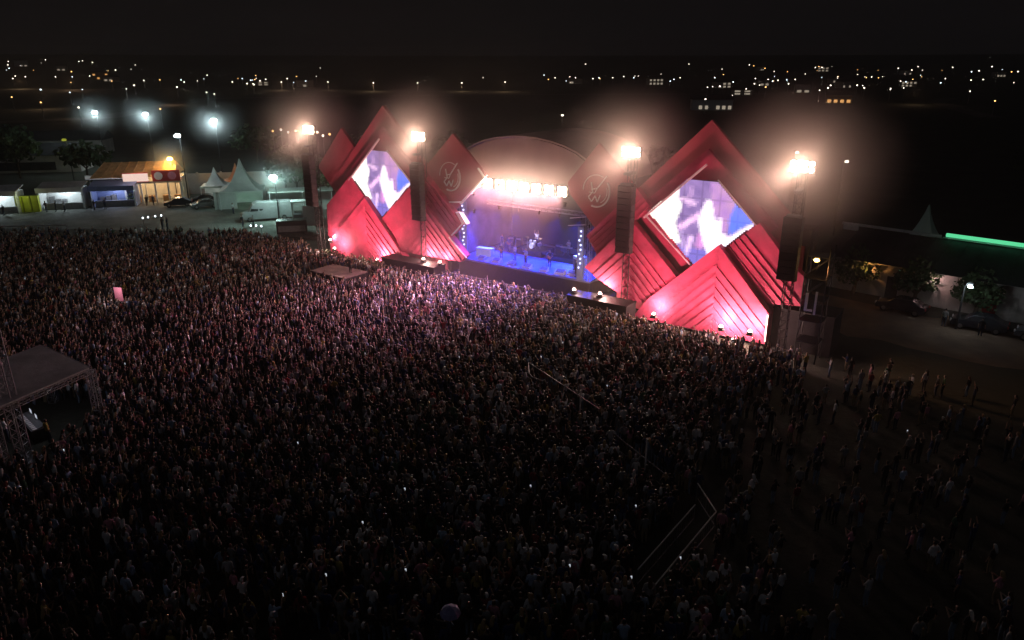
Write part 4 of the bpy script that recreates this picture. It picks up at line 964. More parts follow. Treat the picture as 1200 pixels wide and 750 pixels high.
# ------------------------------------------------------------------ food stalls, restaurant, wall
SR = R(14)
def stall(x, y, w, dp, h, lab, roof='greyroof', inner='white', light=(.8, .92, 1), e=60, name='food_stall', front=True, rows=2, roofh=.6):
    t = thing(name, lab, 'stall', (x, y, 0), SR); hw = w / 2
    MB().box(-hw, hw, dp - .1, dp, 0, h).build('back_wall', M[inner], t)
    for sx in (-1, 1):
        MB().box(sx * hw - .06, sx * hw + .06, 0.05, dp - .1, 0, h).build('side_wall', M[inner], t)
        MB().bar((sx * (hw - .05), -.1, 0), (sx * (hw - .05), -.1, h), .07).build('post', M['white'], t)
    b = MB(); b.poly([(-hw - .2, -.5, h + .02), (hw + .2, -.5, h + .02), (hw + .2, dp + .1, h + .02 + roofh), (-hw - .2, dp + .1, h + .02 + roofh), (-hw - .2, -.5, h + .17), (hw + .2, -.5, h + .17), (hw + .2, dp + .1, h + .17 + roofh), (-hw - .2, dp + .1, h + .17 + roofh)],
                     [(0, 1, 2, 3), (4, 5, 6, 7), (0, 1, 5, 4), (1, 2, 6, 5), (2, 3, 7, 6), (3, 0, 4, 7)]); b.build('roof', M[roof], t)
    MB().box(-hw - .2, hw + .2, -.6, -.52, h - .45, h + .3).build('valance', M[roof if roof != 'greyroof' else 'fascia_w'], t)
    if front:
        MB().box(-hw + .3, hw - .3, .5, 1.0, 0, 1.0).build('counter', M['steel'], t)
        for i in range(3): MB().box(-hw + .5 + i * .9, -hw + 1.2 + i * .9, dp - .6, dp - .15, 0, rnd.uniform(1.2, 1.9)).build('cabinet', M['steel'], t)
    if e: lamp('POINT', 'stall_light', (0, dp * .5, h - .45), e, light, t, radius=.25)
    return t
stall(-80, 112.0, 7.0, 3.2, 3.3, 'white-lit open stall at the left edge with people before it', 'greyroof', 'white', (.8, .95, 1), 300)
stall(-71.6, 116.0, 6.2, 3.2, 3.3, 'white-lit stall between the yellow booths and the blue tent', 'greyroof', 'white', (.8, .95, 1), 260)
stall(-64.6, 118.3, 6.4, 3.4, 3.2, 'blue-grey tent stall left of the restaurant', 'bluetent', 'bluetent', (.75, .8, 1), 240)
t = thing('sign_roof', 'long low roof with a red sign above the blue-grey tent', 'roof', (-66, 122.6, 0), SR)
MB().box(-4.6, 4.6, .4, 3.6, 3.9, 4.1).build('slab', M['wallw'], t); MB().box(-4.6, 2.6, .2, .38, 3.9, 4.6).build('fascia', M['wallw'], t); MB().box(2.7, 4.6, .15, .38, 3.6, 5.0).build('red_board', M['redsign'], t)
for x in (-4.2, 0, 4.2): MB().box(x - .1, x + .1, 1.0, 1.2, 0, 3.9).build('post', M['steel'], t)
for i, (x, y) in enumerate(((-77.0, 115.2), (-75.9, 115.5), (-74.8, 115.8))):
    t = thing('toilet_booth', ['left', 'middle', 'right'][i] + ' one of the three yellow-green booths between the lit stalls', 'booth', (x, y - 1.5, 0), SR)
    MB().box(-.48, .48, 0, .95, 0, 2.4).build('cabin', M['yellow'], t); MB().box(-.36, .36, -.05, -.003, .1, 2.1).build('door', M['yellow'], t); MB().box(-.52, .52, -.06, 1.0, 2.402, 2.52).build('roof', M['yellow'], t)
lamp('POINT', 'booth_light', (-75.6, 112.4, 2.6), 24, (.85, 1, .4), radius=.15)
def restaurant():
    t = thing('restaurant', 'orange-lit open-fronted restaurant with sloping tiled roof and pale signboard', 'building', (-59.6, 122.2, 0), SR)
    MB().box(-4.6, 4.4, 5.0, 5.2, 0, 4.2).build('back_wall', M['cream'], t)
    for x in (-4.6, 4.3): MB().box(x, x + .2, .3, 4.98, 0, 4.2).build('side_wall', M['cream'], t)
    b = MB(); b.poly([(-9.5, .1, 4.35), (3.6, .1, 4.35), (3.2, 4.2, 6.4), (-8.0, 4.2, 6.4), (-9.5, 8.0, 4.35), (3.6, 8.0, 4.35)], [(0, 1, 2, 3), (3, 2, 5, 4), (0, 3, 4), (1, 5, 2), (0, 4, 5, 1)]); b.build('roof', M['tile'], t)
    for i in range(9): MB().bar((-9.3 + i * 1.5, .05, 4.42), (-7.9 + i * 1.32, 4.15, 6.46), .05, 4).build('roof_rib', M['tile'], t)
    for x in (-4.4, -2.0, .2, 2.2, 4.2): MB().box(x - .14, x + .14, -.15, .15, 0, 3.3).build('column', M['white'], t)
    MB().box(-4.8, 4.6, -.25, .1, 3.3, 3.6).build('lintel', M['cream'], t)
    s = MB().box(-4.4, -.6, -.45, -.28, 3.7, 5.0).build('signboard', E_SIGN, t); MB().box(-4.5, -.5, -.5, -.26, 5.0, 5.12).box(-4.5, -.5, -.5, -.26, 3.58, 3.7).build('frame', M['redsign'], s)
    for x, m in ((1.0, M['white']), (3.1, M['pink'])): 
        MB().lathe([(.62, -.08), (.66, 0), (.62, .08)], 18, T=Matrix.Translation((x, -.4, 4.5)) @ Matrix.Rotation(R(90), 4, 'X')).build('round_sign', m, t)
    MB().box(.0, 4.3, -.3, -.05, 3.62, 5.4).build('parapet', M['redsign'], t)
    for x in (-3, -.8, 1.4, 3.2): MB().box(x - .5, x + .5, 1.2, 1.8, 0, 1.05).build('counter', M['tile'], t)
    for x in (-3, 0, 3): lamp('POINT', 'ceiling_light', (x, 2.2, 3.2), 240, (1, .72, .42), t, radius=.2)
    lamp('POINT', 'sign_light', (-2.0, -2.2, 5.6), 160, (1, .6, .45), t, radius=.2)
restaurant()
tree(-63.0, 121.0, 2.0, .8, 'small potted shrub glowing yellow-green in front of the restaurant', 'leaf2', 61, n=250, leaf=.16, trunk=.15)
t = thing('boundary_wall', 'long pale boundary wall behind the street lamp and pagoda tents', 'wall', (-54, 132, 0), SR)
for i in range(8): MB().box(-6 + i * 4, -6 + i * 4 + 3.7, 0, .2, 0, 3.6).build('wall_panel', M['wallw'], t); MB().box(-2.3 + i * 4, -2.0 + i * 4, -.06, .26, 0, 3.8).build('pier', M['wallw'], t)
def pagoda(x, y, w, hw_, hp, lab, m='tent', rz=SR, walls=('back', 'left'), e=0, col=(1, 1, 1)):
    t = thing('pagoda_tent', lab, 'tent', (x, y, 0), rz, 'peaked pagoda tents'); h = w / 2; n = 8
    for k in range(4):
        a0 = R(45 + 90 * k); a1 = R(135 + 90 * k); q = MB(); vs = []
        for i in range(n + 1):
            f = i / n; rad = (1 - f) ** 1.0; z = hw_ + (hp - hw_) * (f ** 2.1); rr_ = h * 1.4142 * max(.02, rad)
            for a in (a0, a1): vs.append((rr_ * math.cos(a), rr_ * math.sin(a), z))
        q.poly(vs, [(2 * i, 2 * i + 1, 2 * i + 3, 2 * i + 2) for i in range(n)]); q.build('roof_panel', M[m], t)
    for sx in (-1, 1):
        for sy in (-1, 1): MB().bar((sx * (h - .08), sy * (h - .08), 0), (sx * (h - .08), sy * (h - .08), hw_), .06).build('leg', M['white'], t)
    W_ = {'back': (-h + .1, h - .1, h - .06, h - .02), 'front': (-h + .1, h - .1, -h + .02, -h + .06)}
    for s in walls:
        if s in W_: MB().box(*W_[s], 0.05, hw_).build('side_curtain', M[m], t)
        else: sx = -1 if s == 'left' else 1; MB().box(min(sx * (h - .06), sx * (h - .02)), max(sx * (h - .06), sx * (h - .02)), -h + .1, h - .1, .05, hw_).build('side_curtain', M[m], t)
    MB().box(-h - .02, h + .02, -h - .03, -h, hw_ - .25, hw_ + .02).build('valance', M[m], t)
    if e: lamp('POINT', 'tent_light', (0, 0, hw_ - .3), e, col, t, radius=.2)
pagoda(-43.9, 119.5, 6.6, 2.9, 7.6, 'large white pagoda tent beside the long van', 'tent', SR, ('back', 'right'), 70, (.5, 1, .75))
MB_ = thing('tent_curtain', 'hanging white wall half closing the large pagoda tent', 'curtain', (-46.2, 116.3, 0), SR); MB().box(-1.2, 2.2, -.04, 0, .05, 2.8).build('sheet', M['tent'], MB_)
pagoda(-50.2, 124.5, 4.4, 2.7, 5.6, 'small white pagoda tent left of the large one', 'tent', SR, ('back',), 40, (.9, 1, .9))
pagoda(-48.6, 130.0, 4.0, 2.7, 5.6, 'small orange-tinted pagoda tent behind the large white one', 'tent_o', SR, ('back',), 60, (1, .6, .3))
t = thing('flat_canopy', 'flat white canopy on posts behind the long van', 'canopy', (-32.5, 113.5, 0), SR)
MB().box(-5.0, 4.6, -1.5, 2.4, 3.5, 3.65).build('roof', M['tent'], t)
for x in (-4.8, 0, 4.4):
    for y in (-1.3, 2.2): MB().bar((x, y, 0), (x, y, 3.5), .07).build('post', M['white'], t)
MB().box(-4.8, 4.4, 2.3, 2.35, 0, 3.4).build('back_curtain', M['tent'], t)
t = thing('white_screen_wall', 'short white wall panel between the canopy and the left speaker column', 'wall', (-28.5, 104.5, 0), SR); MB().box(-1.6, 1.2, 0, .1, 0, 2.8).build('panel', M['tent'], t)

# ------------------------------------------------------------------ vehicles
def vehicle(name, cat, loc, rz, prof, w, wheels, m, lab, glass, wr=.34, group=None, lights=True):
    t = thing(name, lab, cat, loc, rz, group); n = len(prof); b = MB()
    hw = w / 2; vs = []
    for (x, z, k) in prof: vs += [(x, -hw * k, z), (x, hw * k, z)]
    b.poly(vs, [(2 * i, 2 * ((i + 1) % n), 2 * ((i + 1) % n) + 1, 2 * i + 1) for i in range(n)] + [tuple(range(0, 2 * n, 2)), tuple(range(1, 2 * n, 2))[::-1]]); bo = b.build('body', M[m], t)
    bv = bo.modifiers.new('soft', 'BEVEL'); bv.width = .05; bv.segments = 2; bv.limit_method = 'ANGLE'
    for (x0, x1, z0, z1, sl) in glass:
        for sy in (-1, 1):
            y = sy * (hw * .96 + .012); g = MB(); g.poly([(x0, y, z0), (x1, y, z0), (x1 - sl[1], y * .93, z1), (x0 + sl[0], y * .93, z1), (x0, y * .96, z0), (x1, y * .96, z0), (x1 - sl[1], y * .88, z1), (x0 + sl[0], y * .88, z1)],
                [(0, 1, 2, 3), (4, 5, 6, 7), (0, 1, 5, 4), (1, 2, 6, 5), (2, 3, 7, 6), (3, 0, 4, 7)]); g.build('side_window', M['glass'], t)
    for x in wheels:
        for sy in (-1, 1):
            T = Matrix.Translation((x, sy * (hw - .1), wr)) @ Matrix.Rotation(R(90), 4, 'X')
            wh = MB().lathe([(wr * .6, -.11), (wr, -.09), (wr, .09), (wr * .6, .11)], 14, T=T).build('wheel', M['tyre'], t)
            MB().lathe([(wr * .55, -.125), (wr * .55, .125)], 10, T=T).build('rim', M['rim'], wh)
    x0 = min(p[0] for p in prof); x1 = max(p[0] for p in prof)
    for sy in (-1, 1):
        MB().box(x0 - .03, x0 + .05, sy * hw * .75 - .15, sy * hw * .75 + .15, .62, .8).build('headlight', M['trim'], t)
        MB().box(x1 - .05, x1 + .03, sy * hw * .78 - .1, sy * hw * .78 + .1, .7, .9).build('tail_light', M['redsign'], t)
    return t
CARP = [(-2.1, .3, 1), (-2.15, .6, 1), (-2.0, .82, .97), (-1.1, .95, .97), (-.45, 1.42, .82), (.95, 1.45, .82), (1.7, 1.0, .95), (2.1, .92, .97), (2.15, .5, 1), (2.05, .3, 1)]
CG = [(-.95, .25, .97, 1.36, (.5, 0)), (.3, 1.55, .97, 1.38, (0, .55))]
def car(x, y, rz, m, lab): return vehicle('parked_car', 'car', (x, y, 0), rz, CARP, 1.75, (-1.35, 1.35), m, lab, CG, group='parked cars')
car(-54.6, 119.2, SR + .1, 'car_dark', 'dark car parked left of the pagoda tents, nearest the restaurant'); car(-49.8, 117.8, SR + .35, 'car_grey', 'dark grey car with a pale bonnet beside the large pagoda tent')
car(-51.5, 122.4, SR, 'car_dark', 'dark car parked behind the two front cars near the tents')
VANP = [(-3.6, .35, 1), (-3.7, .9, 1), (-3.35, 1.25, .97), (-2.5, 1.5, .95), (-1.9, 2.55, .9), (-1.3, 2.8, .92), (3.5, 2.8, .92), (3.7, 2.6, .95), (3.75, .5, 1), (3.6, .35, 1)]
vehicle('white_van', 'van', (-36.6, 108.2, 0), SR + .15, VANP, 2.1, (-2.5, 2.4), 'car_white', 'long pale van parked under the cold white floodlight', [(-2.35, -1.2, 1.55, 2.35, (.45, 0)), (-1.0, .4, 1.6, 2.3, (0, 0)), (.6, 2.0, 1.6, 2.3, (0, 0))], wr=.4)
t = thing('equipment_frame', 'pale open metal frame standing right of the long van', 'frame', (-31.0, 106.8, 0), SR)
for x in (-1.2, 1.2):
    for y in (-.8, .8): MB().box(x - .12, x + .12, y - .12, y + .12, 0, 3.0).build('upright', M['white'], t)
MB().box(-1.4, 1.4, -1, 1, 3.002, 3.15).build('top', M['white'], t); MB().box(-1.1, 1.1, -.7, .7, 0, 1.2).build('box', M['car_grey'], t)
t = thing('generator', 'dark generator box behind the crowd, right of the long van', 'generator', (-30.2, 99.0, 0), SR)
MB().box(-2.0, 2.0, -.9, .9, .15, 1.9).build('housing', M['car_dark'], t); MB().box(-1.8, 1.8, -.92, -.902, .4, 1.2).build('vent_panel', M['steel'], t)
for x in (-1.8, 1.8): MB().box(x - .15, x + .15, -.7, .7, 0, .148).build('skid', M['steel'], t)
def dots(P, lab):
    t = thing('marker_lights', lab, 'lights', P[0]); o = Vector(P[0])
    for p in P: 
        MB().lathe([(.03, -.12), (.12, 0), (.03, .12)], 6, T=Matrix.Translation(Vector(p) - o + Vector((0, 0, .0)))).build('bulb', E_FARC, t)
    a = Vector(P[0]) - o; c = Vector(P[-1]) - o; MB().bar(a - Vector((.3, 0, .16)), c + Vector((.3, 0, -.16)), .04).build('bar', M['steel'], t)
    for q in (a, c): MB().bar(q - Vector((0, 0, .16)), q - Vector((0, 0, o.z)), .04).build('leg', M['steel'], t)
dots([(-50.3, 98.6, 2.2), (-49.7, 98.9, 2.25), (-48.9, 99.3, 2.3), (-48.2, 99.6, 2.35)], 'row of four small white lights behind the crowd left of the pagoda tents')
dots([(-33.9, 93.6, 2.2), (-33.2, 93.6, 2.2), (-32.5, 93.5, 2.15)], 'row of three small white lights behind the crowd below the long van')

# people around the yard
YP = [(-43.3, 112.8, 'white', 'standing alone in front of the large pagoda tent'), (-49.2, 101.5, 'black', 'left of two people in black on the pale yard behind the crowd'), (-48.4, 101.3, 'black', 'right of two people in black on the pale yard behind the crowd'),
      (-59.9, 119.6, 'black', 'left of the pair before the restaurant'), (-59.0, 119.9, 'navy', 'right of the pair before the restaurant'), (-66.5, 115.8, 'black', 'in front of the blue-grey tent'), (-65.2, 116.6, 'navy', 'right of the one in front of the blue-grey tent'),
      (-81.5, 110.3, 'black', 'leftmost before the left lit stall'), (-80.0, 110.6, 'black', 'second from the left before the left lit stall'), (-78.9, 110.8, 'navy', 'third before the left lit stall'), (-77.9, 111.2, 'black', 'rightmost before the left lit stall'),
      (-73.2, 114.2, 'black', 'left one at the counter of the middle lit stall'), (-71.9, 114.6, 'black', 'middle one at the counter of the middle lit stall'), (-70.6, 114.7, 'grey', 'right one at the counter of the middle lit stall'),
      (-38.5, 103.2, 'black', 'left one of the group by the dark generator'), (-36.9, 103.0, 'grey', 'beside the dark generator')]
for i, (x, y, s, w) in enumerate(YP):
    person((x, y, 0), rnd.uniform(-3, 3), rnd.choice(['arms down', 'hands on hips', 'hands clapping at chest height']), s, 'dark jeans', rnd.choice(['short black hair', 'long brown hair']), 'person in ' + s + ', ' + w, 'people in the yard behind the crowd')

# ------------------------------------------------------------------ right side: scaffold, long building
t = thing('scaffold_tower', 'dark scaffold tower with an amber lamp right of the last speaker column', 'scaffold', F(29.6, 3.0), TH)
for x in (-.8, .8):
    for y in (-.8, .8): MB().bar((x, y, 0), (x, y, 9.2), .05).build('standard', M['black'], t)
b = MB()
for k in range(5):
    z = 1.6 + 1.7 * k
    MB().box(-.85, .85, -.85, .85, z, z + .06).build('platform', M['black'], t)
    for x in (-.8, .8): b.bar((x, -.8, z - 1.5), (x, .8, z), .03, 4)
    for y in (-.8, .8): b.bar((-.8, y, z - 1.5), (.8, y, z), .03, 4)
b.build('bracing', M['black'], t)
MB().box(-.5, -.3, -.95, -.86, 4.2, 5.6).box(.2, .35, -.95, -.86, 4.0, 5.8).box(-.3, .1, -.95, -.86, 4.2, 4.35).build('pale_fitting', M['white'], t)
hl = MB().box(-.2, .2, -1.15, -.75, 8.1, 8.5).build('lamp_housing', M['black'], t); MB().lathe([(.12, -.1), (.22, 0), (.12, .1)], 8, T=Matrix.Translation((0, -1.25, 8.3))).build('lens', E_AMB, hl)
lamp('POINT', 'amber_light', (0, -1.4, 7.9), 25, (1, .5, .18), t, radius=.2)
lamp('SPOT', 'amber_beam', (.3, -1.0, 7.9), 1300, (1, .42, .15), t, (9.5, 1.5, 0), 58, .9, .2)
lamp('POINT', 'violet_light', tuple(F(29.0, 5.2, 3.0)), 12, (.35, .25, 1), radius=.2)
BR = R(-43)
def long_building():
    t = thing('long_building', 'long low building with dark roof, pale gutter and a green light tube', 'building', (33.0, 73.6, 0), BR)
    L = 34
    for i in range(8): 
        x = i * 4.2; w_ = MB().box(x, x + 4.19, 0, .25, 0, 3.4).build('wall_panel', M['wallw'], t)
        if i in (1, 3, 6): dd = MB().box(x + 1.5, x + 2.6, -.05, -.003, 0, 2.2).build('door', M['redsign'] if i == 3 else M['darkroof'], t); 
    b = MB(); b.poly([(-1, -1.2, 3.55), (L, -1.2, 3.55), (L, 5, 5.6), (-1, 5, 5.6), (L, 12, 3.6), (-1, 12, 3.6)], [(0, 1, 2, 3), (3, 2, 4, 5), (0, 3, 5), (1, 4, 2), (0, 5, 4, 1)]); b.build('roof', M['darkroof'], t)
    for i in range(24): MB().bar((-.6 + i * 1.46, -1.2, 3.6), (-.6 + i * 1.46, 5, 5.65), .04, 4).build('roof_rib', M['darkroof'], t)
    MB().box(-1, 8.6, 4.9, 5.1, 5.7, 5.95).build('ridge_cap', M['fascia_w'], t)
    MB().box(-.6, .9, 4.2, 4.5, 4.6, 6.0).build('white_box', M['white'], t)
    MB().box(8.8, L, 4.8, 5.1, 5.7, 5.78).build('ridge_cap', M['fascia_w'], t)
    MB().bar((9.1, 4.6, 6.1), (L, 4.6, 6.1), .19, 8).build('light_tube', E_GREEN, t)
    MB().box(0, L, .0, 11, .02, .1).build('floor_slab', M['wallw'], t)
    lamp('POINT', 'wall_lamp', (4.0, -1.0, 3.0), 150, (1, .42, .12), t, radius=.15)
    lamp('POINT', 'wall_lamp', (10.0, -1.0, 2.9), 60, (1, .6, .6), t, radius=.15)
long_building()
pagoda(46.2, 80.6, 4.4, 3.2, 7.3, 'small pale peaked tent top beyond the roof of the long building', 'tent', BR, (), 0)
for x, y, rz, m, lab in ((40.9, 60.3, BR + .1, 'car_dark', 'dark car parked under the small white lamp on the right'), (44.6, 57.2, BR, 'car_grey', 'grey car parked right of the white lamp'), (36.6, 65.2, BR, 'car_dark', 'dark car parked before the pink-lit wall')):
    car(x, y, rz, m, lab)
for i, (x, y, s) in enumerate(((38.2, 61.0, 'grey'), (40.0, 58.6, 'black'), (43.5, 56.0, 'white'))):
    person((x, y, 0), BR, 'arms down', s, 'dark jeans', 'short black hair', ['person in grey between the two right parked cars', 'person in black standing near the white lamp on the right', 'person in white near the grey car on the right'][i], 'people by the long building')
MB_ = thing('stall_box', 'dark red kiosk box at the right end of the long building', 'kiosk', (46.6, 59.4, 0), BR); MB().box(-1.3, 1.3, -.8, .8, 0, 2.3).build('body', M['redsign'], MB_); MB().box(-1.4, 1.4, -.9, .9, 2.302, 2.4).build('roof', M['darkroof'], MB_)

# ------------------------------------------------------------------ far town
CITY = [(-708, 1090), (-651, 1000), (-597, 918), (-702, 1168), (-637, 1141), (-646, 1167), (-606, 1120), (-473, 922), (-471, 900), (-346, 665), (-484, 751), (-466, 738), (-442, 746), (-428, 750), (-494, 866), (-423, 772), (-249, 431), (-268, 478), (-241, 368), (-196, 317), (-159, 279), (-247, 491), (-281, 571), (-278, 652), (-231, 529), (-325, 822), (-172, 431), (-158, 406), (-240, 660), (-261, 745), (-213, 618), (-242, 724), (-199, 592), (-125, 270), (-233, 728), (-219, 750), (-201, 733), (-184, 686), (36, 865), (35, 741), (44, 788), (61, 813), (65, 788), (80, 762), (87, 762), (103, 788), (124, 784), (115, 1212), (142, 690), (155, 737), (170, 779), (271, 1187), (204, 775), (149, 550), (191, 664), (150, 491), (348, 1135), (345, 1105), (335, 1024), (237, 750), (195, 618), (241, 724), (231, 682), (175, 529), (243, 703), (221, 614), (265, 720), (403, 1028), (418, 1054), (412, 1028), (328, 776), (211, 512), (237, 571), (345, 750), (358, 767), (355, 746), (486, 973), (477, 922), (529, 1008), (336, 665), (332, 648), (366, 703), (236, 478), (510, 857), (529, 875), (601, 969), (560, 883), (544, 841), (551, 841), (347, 622), (420, 686), (268, 448), (209, 330), (552, 969), (-198, 660), (-159, 664), (-116, 643), (-79, 643), (-42, 643), (-6, 669), (111, 385), (88, 347), (-294, 478)]
ROADL = CITY[-9:-3]
def far_lamp(m, r):
    t = thing('far_street_lamp', '', 'street lamp', (0, 0, 0))
    MB().bar((0, 0, 0), (0, 0, 6.8), .12, 4).build('pole', M['steel'], t)
    MB().lathe([(r * .5, -r * .6), (r, 0), (r * .5, r * .6)], 6, T=Matrix.Translation((0, 0, 7.0))).build('lamp_head', m, t)
    return t
protos = {}
FL = {'w': ('warm white lamp', E_FARW), 'o': ('orange lamp', E_FARO), 'c': ('cool white lamp', E_FARC)}
def put_lamp(x, y, kind, size):
    k = (kind, size)
    if k not in protos: o = far_lamp(FL[kind][1], {0: .36, 1: .55, 2: .8}[size]); protos[k] = o
    else: o = copy_tree(protos[k])
    o.location = (x, y, terr(x, y) - .1); sz = {0: 'faint', 1: 'small', 2: 'bright'}[size]
    side = 'far left hill' if x < -180 else ('plain behind the stage' if x < 120 else 'slope behind the right tower')
    where = side + (' near the skyline' if y > 850 else (' part way up' if y > 560 else ', low down'))
    o['label'] = '%s %s on the %s' % (sz, FL[kind][0], where); o['group'] = 'lamps of the distant town'
rc = random.Random(11)
for i, (x, y) in enumerate(CITY):
    kind = rc.choices('woc', [6, 2.2, 2])[0]; far = math.hypot(x, y)
    size = 2 if far > 900 else (1 if far > 550 else 0)
    if (x, y) in ROADL: kind, size = 'w', 1
    put_lamp(x, y, kind, size)
for i in range(70):
    cx_, cy_, sx_, sy_ = rc.choice([(-560, 980, 120, 120), (260, 780, 90, 120), (480, 900, 90, 110), (380, 760, 80, 100), (-250, 700, 60, 80), (90, 800, 80, 60), (200, 560, 50, 60)])
    x = rc.gauss(cx_, sx_); y = rc.gauss(cy_, sy_); put_lamp(x, y, rc.choices('woc', [6, 3, 2])[0], rc.choice([0, 0, 1]))
for i, (x, y, e) in enumerate(((-198, 660, 9000), (-159, 664, 5000), (-116, 643, 9000), (-79, 643, 5000), (-42, 643, 8000), (-6, 640, 8000), (-240, 395, 5000), (-178, 322, 3000), (-367, 643, 12000), (-420, 660, 12000), (-190, 430, 5000), (230, 440, 2500))):
    lamp('POINT', 'road_light', (x, y - 4, terr(x, y) + 6.4), e * .35, (1, .62, .35), radius=.4)
def far_building(x, y, w, dp, h, rz, floors, cols, lab, m='wallw', win='E', gable=False):
    t = thing('far_building', lab, 'building', (x, y, terr(x, y) - .4), rz)
    MB().box(-w / 2, w / 2, 0, dp, 0, h).build('wall', M[m], t)
    b = MB(); b.poly([(-w / 2 - .5, -.5, h + .02), (w / 2 + .5, -.5, h + .02), (w / 2 + .5, dp + .5, h + .02), (-w / 2 - .5, dp + .5, h + .02), (-w / 2 - .5, dp / 2, h + 2.2), (w / 2 + .5, dp / 2, h + 2.2)], [(0, 1, 5, 4), (2, 3, 4, 5), (0, 4, 3), (1, 2, 5), (0, 3, 2, 1)]); b.build('roof', M['darkroof'], t)
    for f in range(floors):
        for c in range(cols):
            if rc.random() < .25: continue
            xx = -w / 2 + (c + .5) * w / cols; zz = .9 + f * (h - .6) / floors; ww = w / cols * .28
            MB().box(xx - ww, xx + ww, -.12, -.003, zz, zz + min(1.7, (h - .6) / floors * .6)).build('window', E_WIN if win == 'E' else (win if win is not E_FARO else E_WINO), t)
far_building(100.5, 382, 20, 10, 5.5, R(-8), 1, 7, 'long low building with a row of white-lit windows behind the stage', 'white')
far_building(-696, 1098, 16, 10, 9, R(30), 1, 3, 'far building with a white-lit top at the left skyline', 'white')
far_building(-452, 846, 16, 10, 8, R(30), 2, 4, 'orange-lit building among the lamps of the left hill', 'tile', E_FARO)
far_building(192, 448, 14, 9, 5, R(-20), 1, 4, 'orange-lit building low on the right slope', 'tile', E_FARO)
for i, (x, y) in enumerate(((-600, 1010), (-520, 950), (-430, 800), (-250, 745), (-205, 720), (60, 800), (140, 770), (190, 700), (240, 740), (330, 790), (350, 1100), (420, 1050), (480, 940), (545, 860), (360, 700), (165, 560), (225, 600), (300, 690))):
    far_building(x + 6, y + 8, rc.uniform(10, 16), 9, rc.uniform(4, 8), R(rc.uniform(-25, 25)), rc.choice([1, 2]), rc.choice([2, 3, 4]), 'dim far house of the town, number of lit windows few' if False else
        ['dim house at the far left skyline', 'dim house on the left hill below the skyline', 'dim house beside the orange-lit building on the left', 'house behind the left red tower in the distance', 'second house behind the left red tower in the distance', 'house in the distance above the stage arch', 'house in the distance right of the stage arch', 'distant house left of the right red peak', 'distant house above the right red peak', 'distant house right of the right red peak', 'house at the skyline above the right red peak', 'house at the skyline right of the right red peak', 'house at the skyline toward the right edge', 'house near the right edge below the skyline', 'house on the right slope above the brightest lamp cluster', 'lower house just above the row of white-lit windows', 'lower house right of the row of white-lit windows', 'distant house among the densest lamps on the right slope'][i], 'wallw')
for i, (x, y, w_, rz, lab) in enumerate(((-104, 158, 22, .2, 'long dim pale shed behind the food stalls on the left'), (-118, 190, 26, .15, 'long dim shed farther back at the left edge'))):
    far_building(x, y, w_, 8, 4, rz, 1, 1, lab, 'wallw', M['glass'])
# string of small lamps left of the first lamp cluster
SP = [(-51.8, 163), (-50.0, 163), (-48.5, 163), (-46.6, 163.5), (-46.0, 160), (-43.6, 160), (-41.4, 159), (-40.6, 157), (-39.0, 155), (-37.6, 155)]
t = thing('lamp_string', 'string of small warm lamps on posts left of the first lamp cluster', 'lights', (-45, 160, 0))
for i, (x, y) in enumerate(SP):
    z = 8.3 + .3 * math.sin(i * 2.1); MB().bar((x + 45, y - 160, 0), (x + 45, y - 160, z), .05, 4).build('post', M['steel'], t)
    MB().lathe([(.08, -.2), (.26, 0), (.08, .2)], 6, T=Matrix.Translation((x + 45, y - 160, z))).build('bulb', E_FARW if i % 3 else E_FARO, t)

# ------------------------------------------------------------------ smoke about the stage front, added glow about lamps
def blob(name, c, rx, ry, rz_, dens, col, lab):
    T = Matrix.Diagonal((rx, ry, rz_, 1)); b = MB(); prof = [(math.sin(PI * i / 12) + 1e-3, -math.cos(PI * i / 12)) for i in range(13)]
    b.lathe(prof, 24, T=T); o = b.build(name, volmat(name + '_air', dens, col, 0.0, (rx, ry, rz_)), smooth=True); o.location = c; o.rotation_euler = (0, 0, TH); tag(o, lab, kind='stuff'); return o
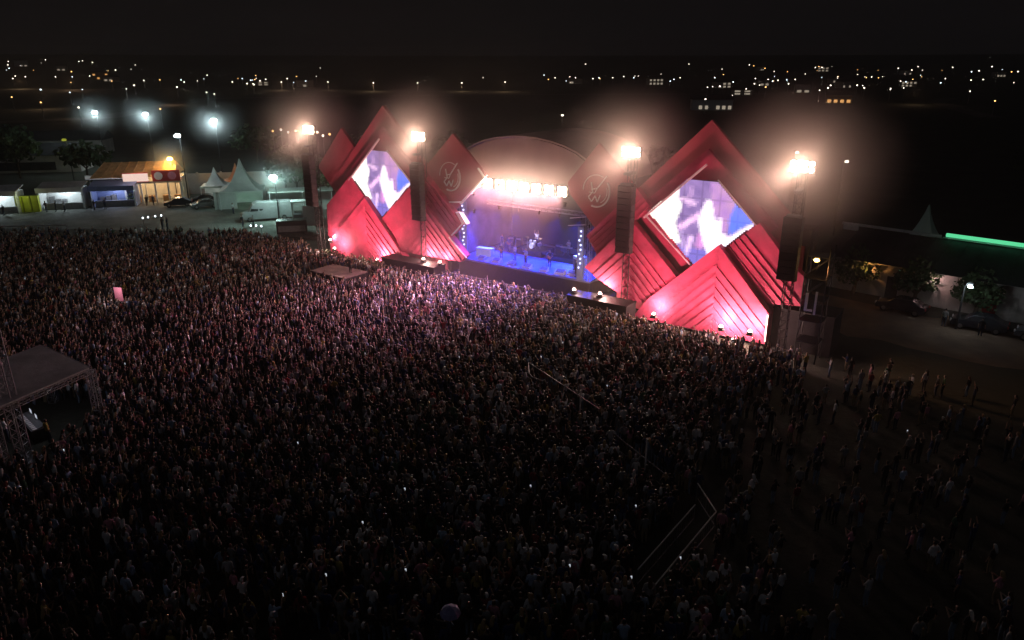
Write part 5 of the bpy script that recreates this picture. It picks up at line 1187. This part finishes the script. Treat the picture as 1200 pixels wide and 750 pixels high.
# ------------------------------------------------------------------ air
def haze():
    b = MB().box(-1500, 1500, -60, 2600, -1.2, 75)
    o = b.build('haze', None if False else mhaze); tag(o, 'thin night haze over the festival ground', None, None, 'stuff'); return o
def volmat(name, dens, col, aniso=0.0, soft=None):
    m = bpy.data.materials.new(name); m.use_nodes = True; n = m.node_tree; n.nodes.clear()
    o = n.nodes.new('ShaderNodeOutputMaterial'); v = n.nodes.new('ShaderNodeVolumePrincipled')
    v.inputs['Density'].default_value = dens; v.inputs['Color'].default_value = (*col, 1); v.inputs['Anisotropy'].default_value = aniso
    if soft:            # smoke thins out towards its edge
        tc = n.nodes.new('ShaderNodeTexCoord'); ln = n.nodes.new('ShaderNodeVectorMath'); ln.operation = 'LENGTH'
        vm = n.nodes.new('ShaderNodeVectorMath'); vm.operation = 'DIVIDE'; vm.inputs[1].default_value = soft
        n.links.new(tc.outputs['Object'], vm.inputs[0]); n.links.new(vm.outputs[0], ln.inputs[0])
        sb = n.nodes.new('ShaderNodeMath'); sb.operation = 'SUBTRACT'; sb.use_clamp = True; sb.inputs[0].default_value = 1.0
        n.links.new(ln.outputs['Value'], sb.inputs[1])
        pw = n.nodes.new('ShaderNodeMath'); pw.operation = 'POWER'; pw.inputs[1].default_value = 2.0; n.links.new(sb.outputs[0], pw.inputs[0])
        nz = n.nodes.new('ShaderNodeTexNoise'); nz.inputs['Scale'].default_value = 0.16; nz.inputs['Detail'].default_value = 2; n.links.new(tc.outputs['Object'], nz.inputs['Vector'])
        ma = n.nodes.new('ShaderNodeMath'); ma.operation = 'MULTIPLY'; n.links.new(pw.outputs[0], ma.inputs[0]); n.links.new(nz.outputs['Fac'], ma.inputs[1])
        mb = n.nodes.new('ShaderNodeMath'); mb.operation = 'MULTIPLY'; mb.inputs[1].default_value = dens * 2; n.links.new(ma.outputs[0], mb.inputs[0])
        n.links.new(mb.outputs[0], v.inputs['Density'])
    n.links.new(v.outputs[0], o.inputs['Volume']); return m
mhaze = volmat('night_haze', 0.0004, (.9, .86, .82), 0.0)
haze()
for nm, c, rx, ry, rz_, dens, lab in (
    ('stage_smoke', F(.3, 1.0, 11.3), 19, 5.5, 3.6, .15, 'pale smoke hanging under the stage arch'),
    ('show_smoke', F(0.5, 1, 8), 56, 26, 20, .0065, 'thin smoke drifting along the whole stage front'),
    ('glow_smoke', F(-26.9, 4, 15), 7.2, 7.2, 6.4, .26, 'smoke added to glow round the first lamp cluster from the left'),  # extra smoke set round each cluster to widen its glow
    ('glow_smoke', F(-11.1, 3, 15), 7.2, 7.2, 6.4, .26, 'smoke added to glow round the second lamp cluster from the left'),
    ('glow_smoke', F(13.2, 3, 15), 7.2, 7.2, 6.4, .26, 'smoke added to glow round the third lamp cluster from the left'),
    ('glow_smoke', F(27.6, 4, 15), 8.2, 8.2, 7, .26, 'smoke added to glow round the rightmost lamp cluster'),
    ('halo', Vector((-34.6, 109, 7)), 7, 7, 5, .06, 'mist added round the cold white floodlight by the van'),  # soft volumes added so these lamps show a lens-like glow
    ('halo', Vector((-92, 167, 12)), 7, 7, 6, .06, 'mist added round the leftmost high floodlight'),
    ('halo', Vector((-78, 161, 12)), 7, 7, 6, .06, 'mist added round the second high floodlight'),
    ('halo', Vector((-56.6, 143.5, 12)), 7, 7, 6, .06, 'mist added round the rightmost high floodlight'),
    ('halo', Vector((-57.6, 125, 7)), 5, 5, 4.5, .12, 'mist added round the orange street lamp')):
    blob(nm, c, rx, ry, rz_, dens, (1.0, .82, .78) if nm != 'halo' else (.9, .95, .95), lab)
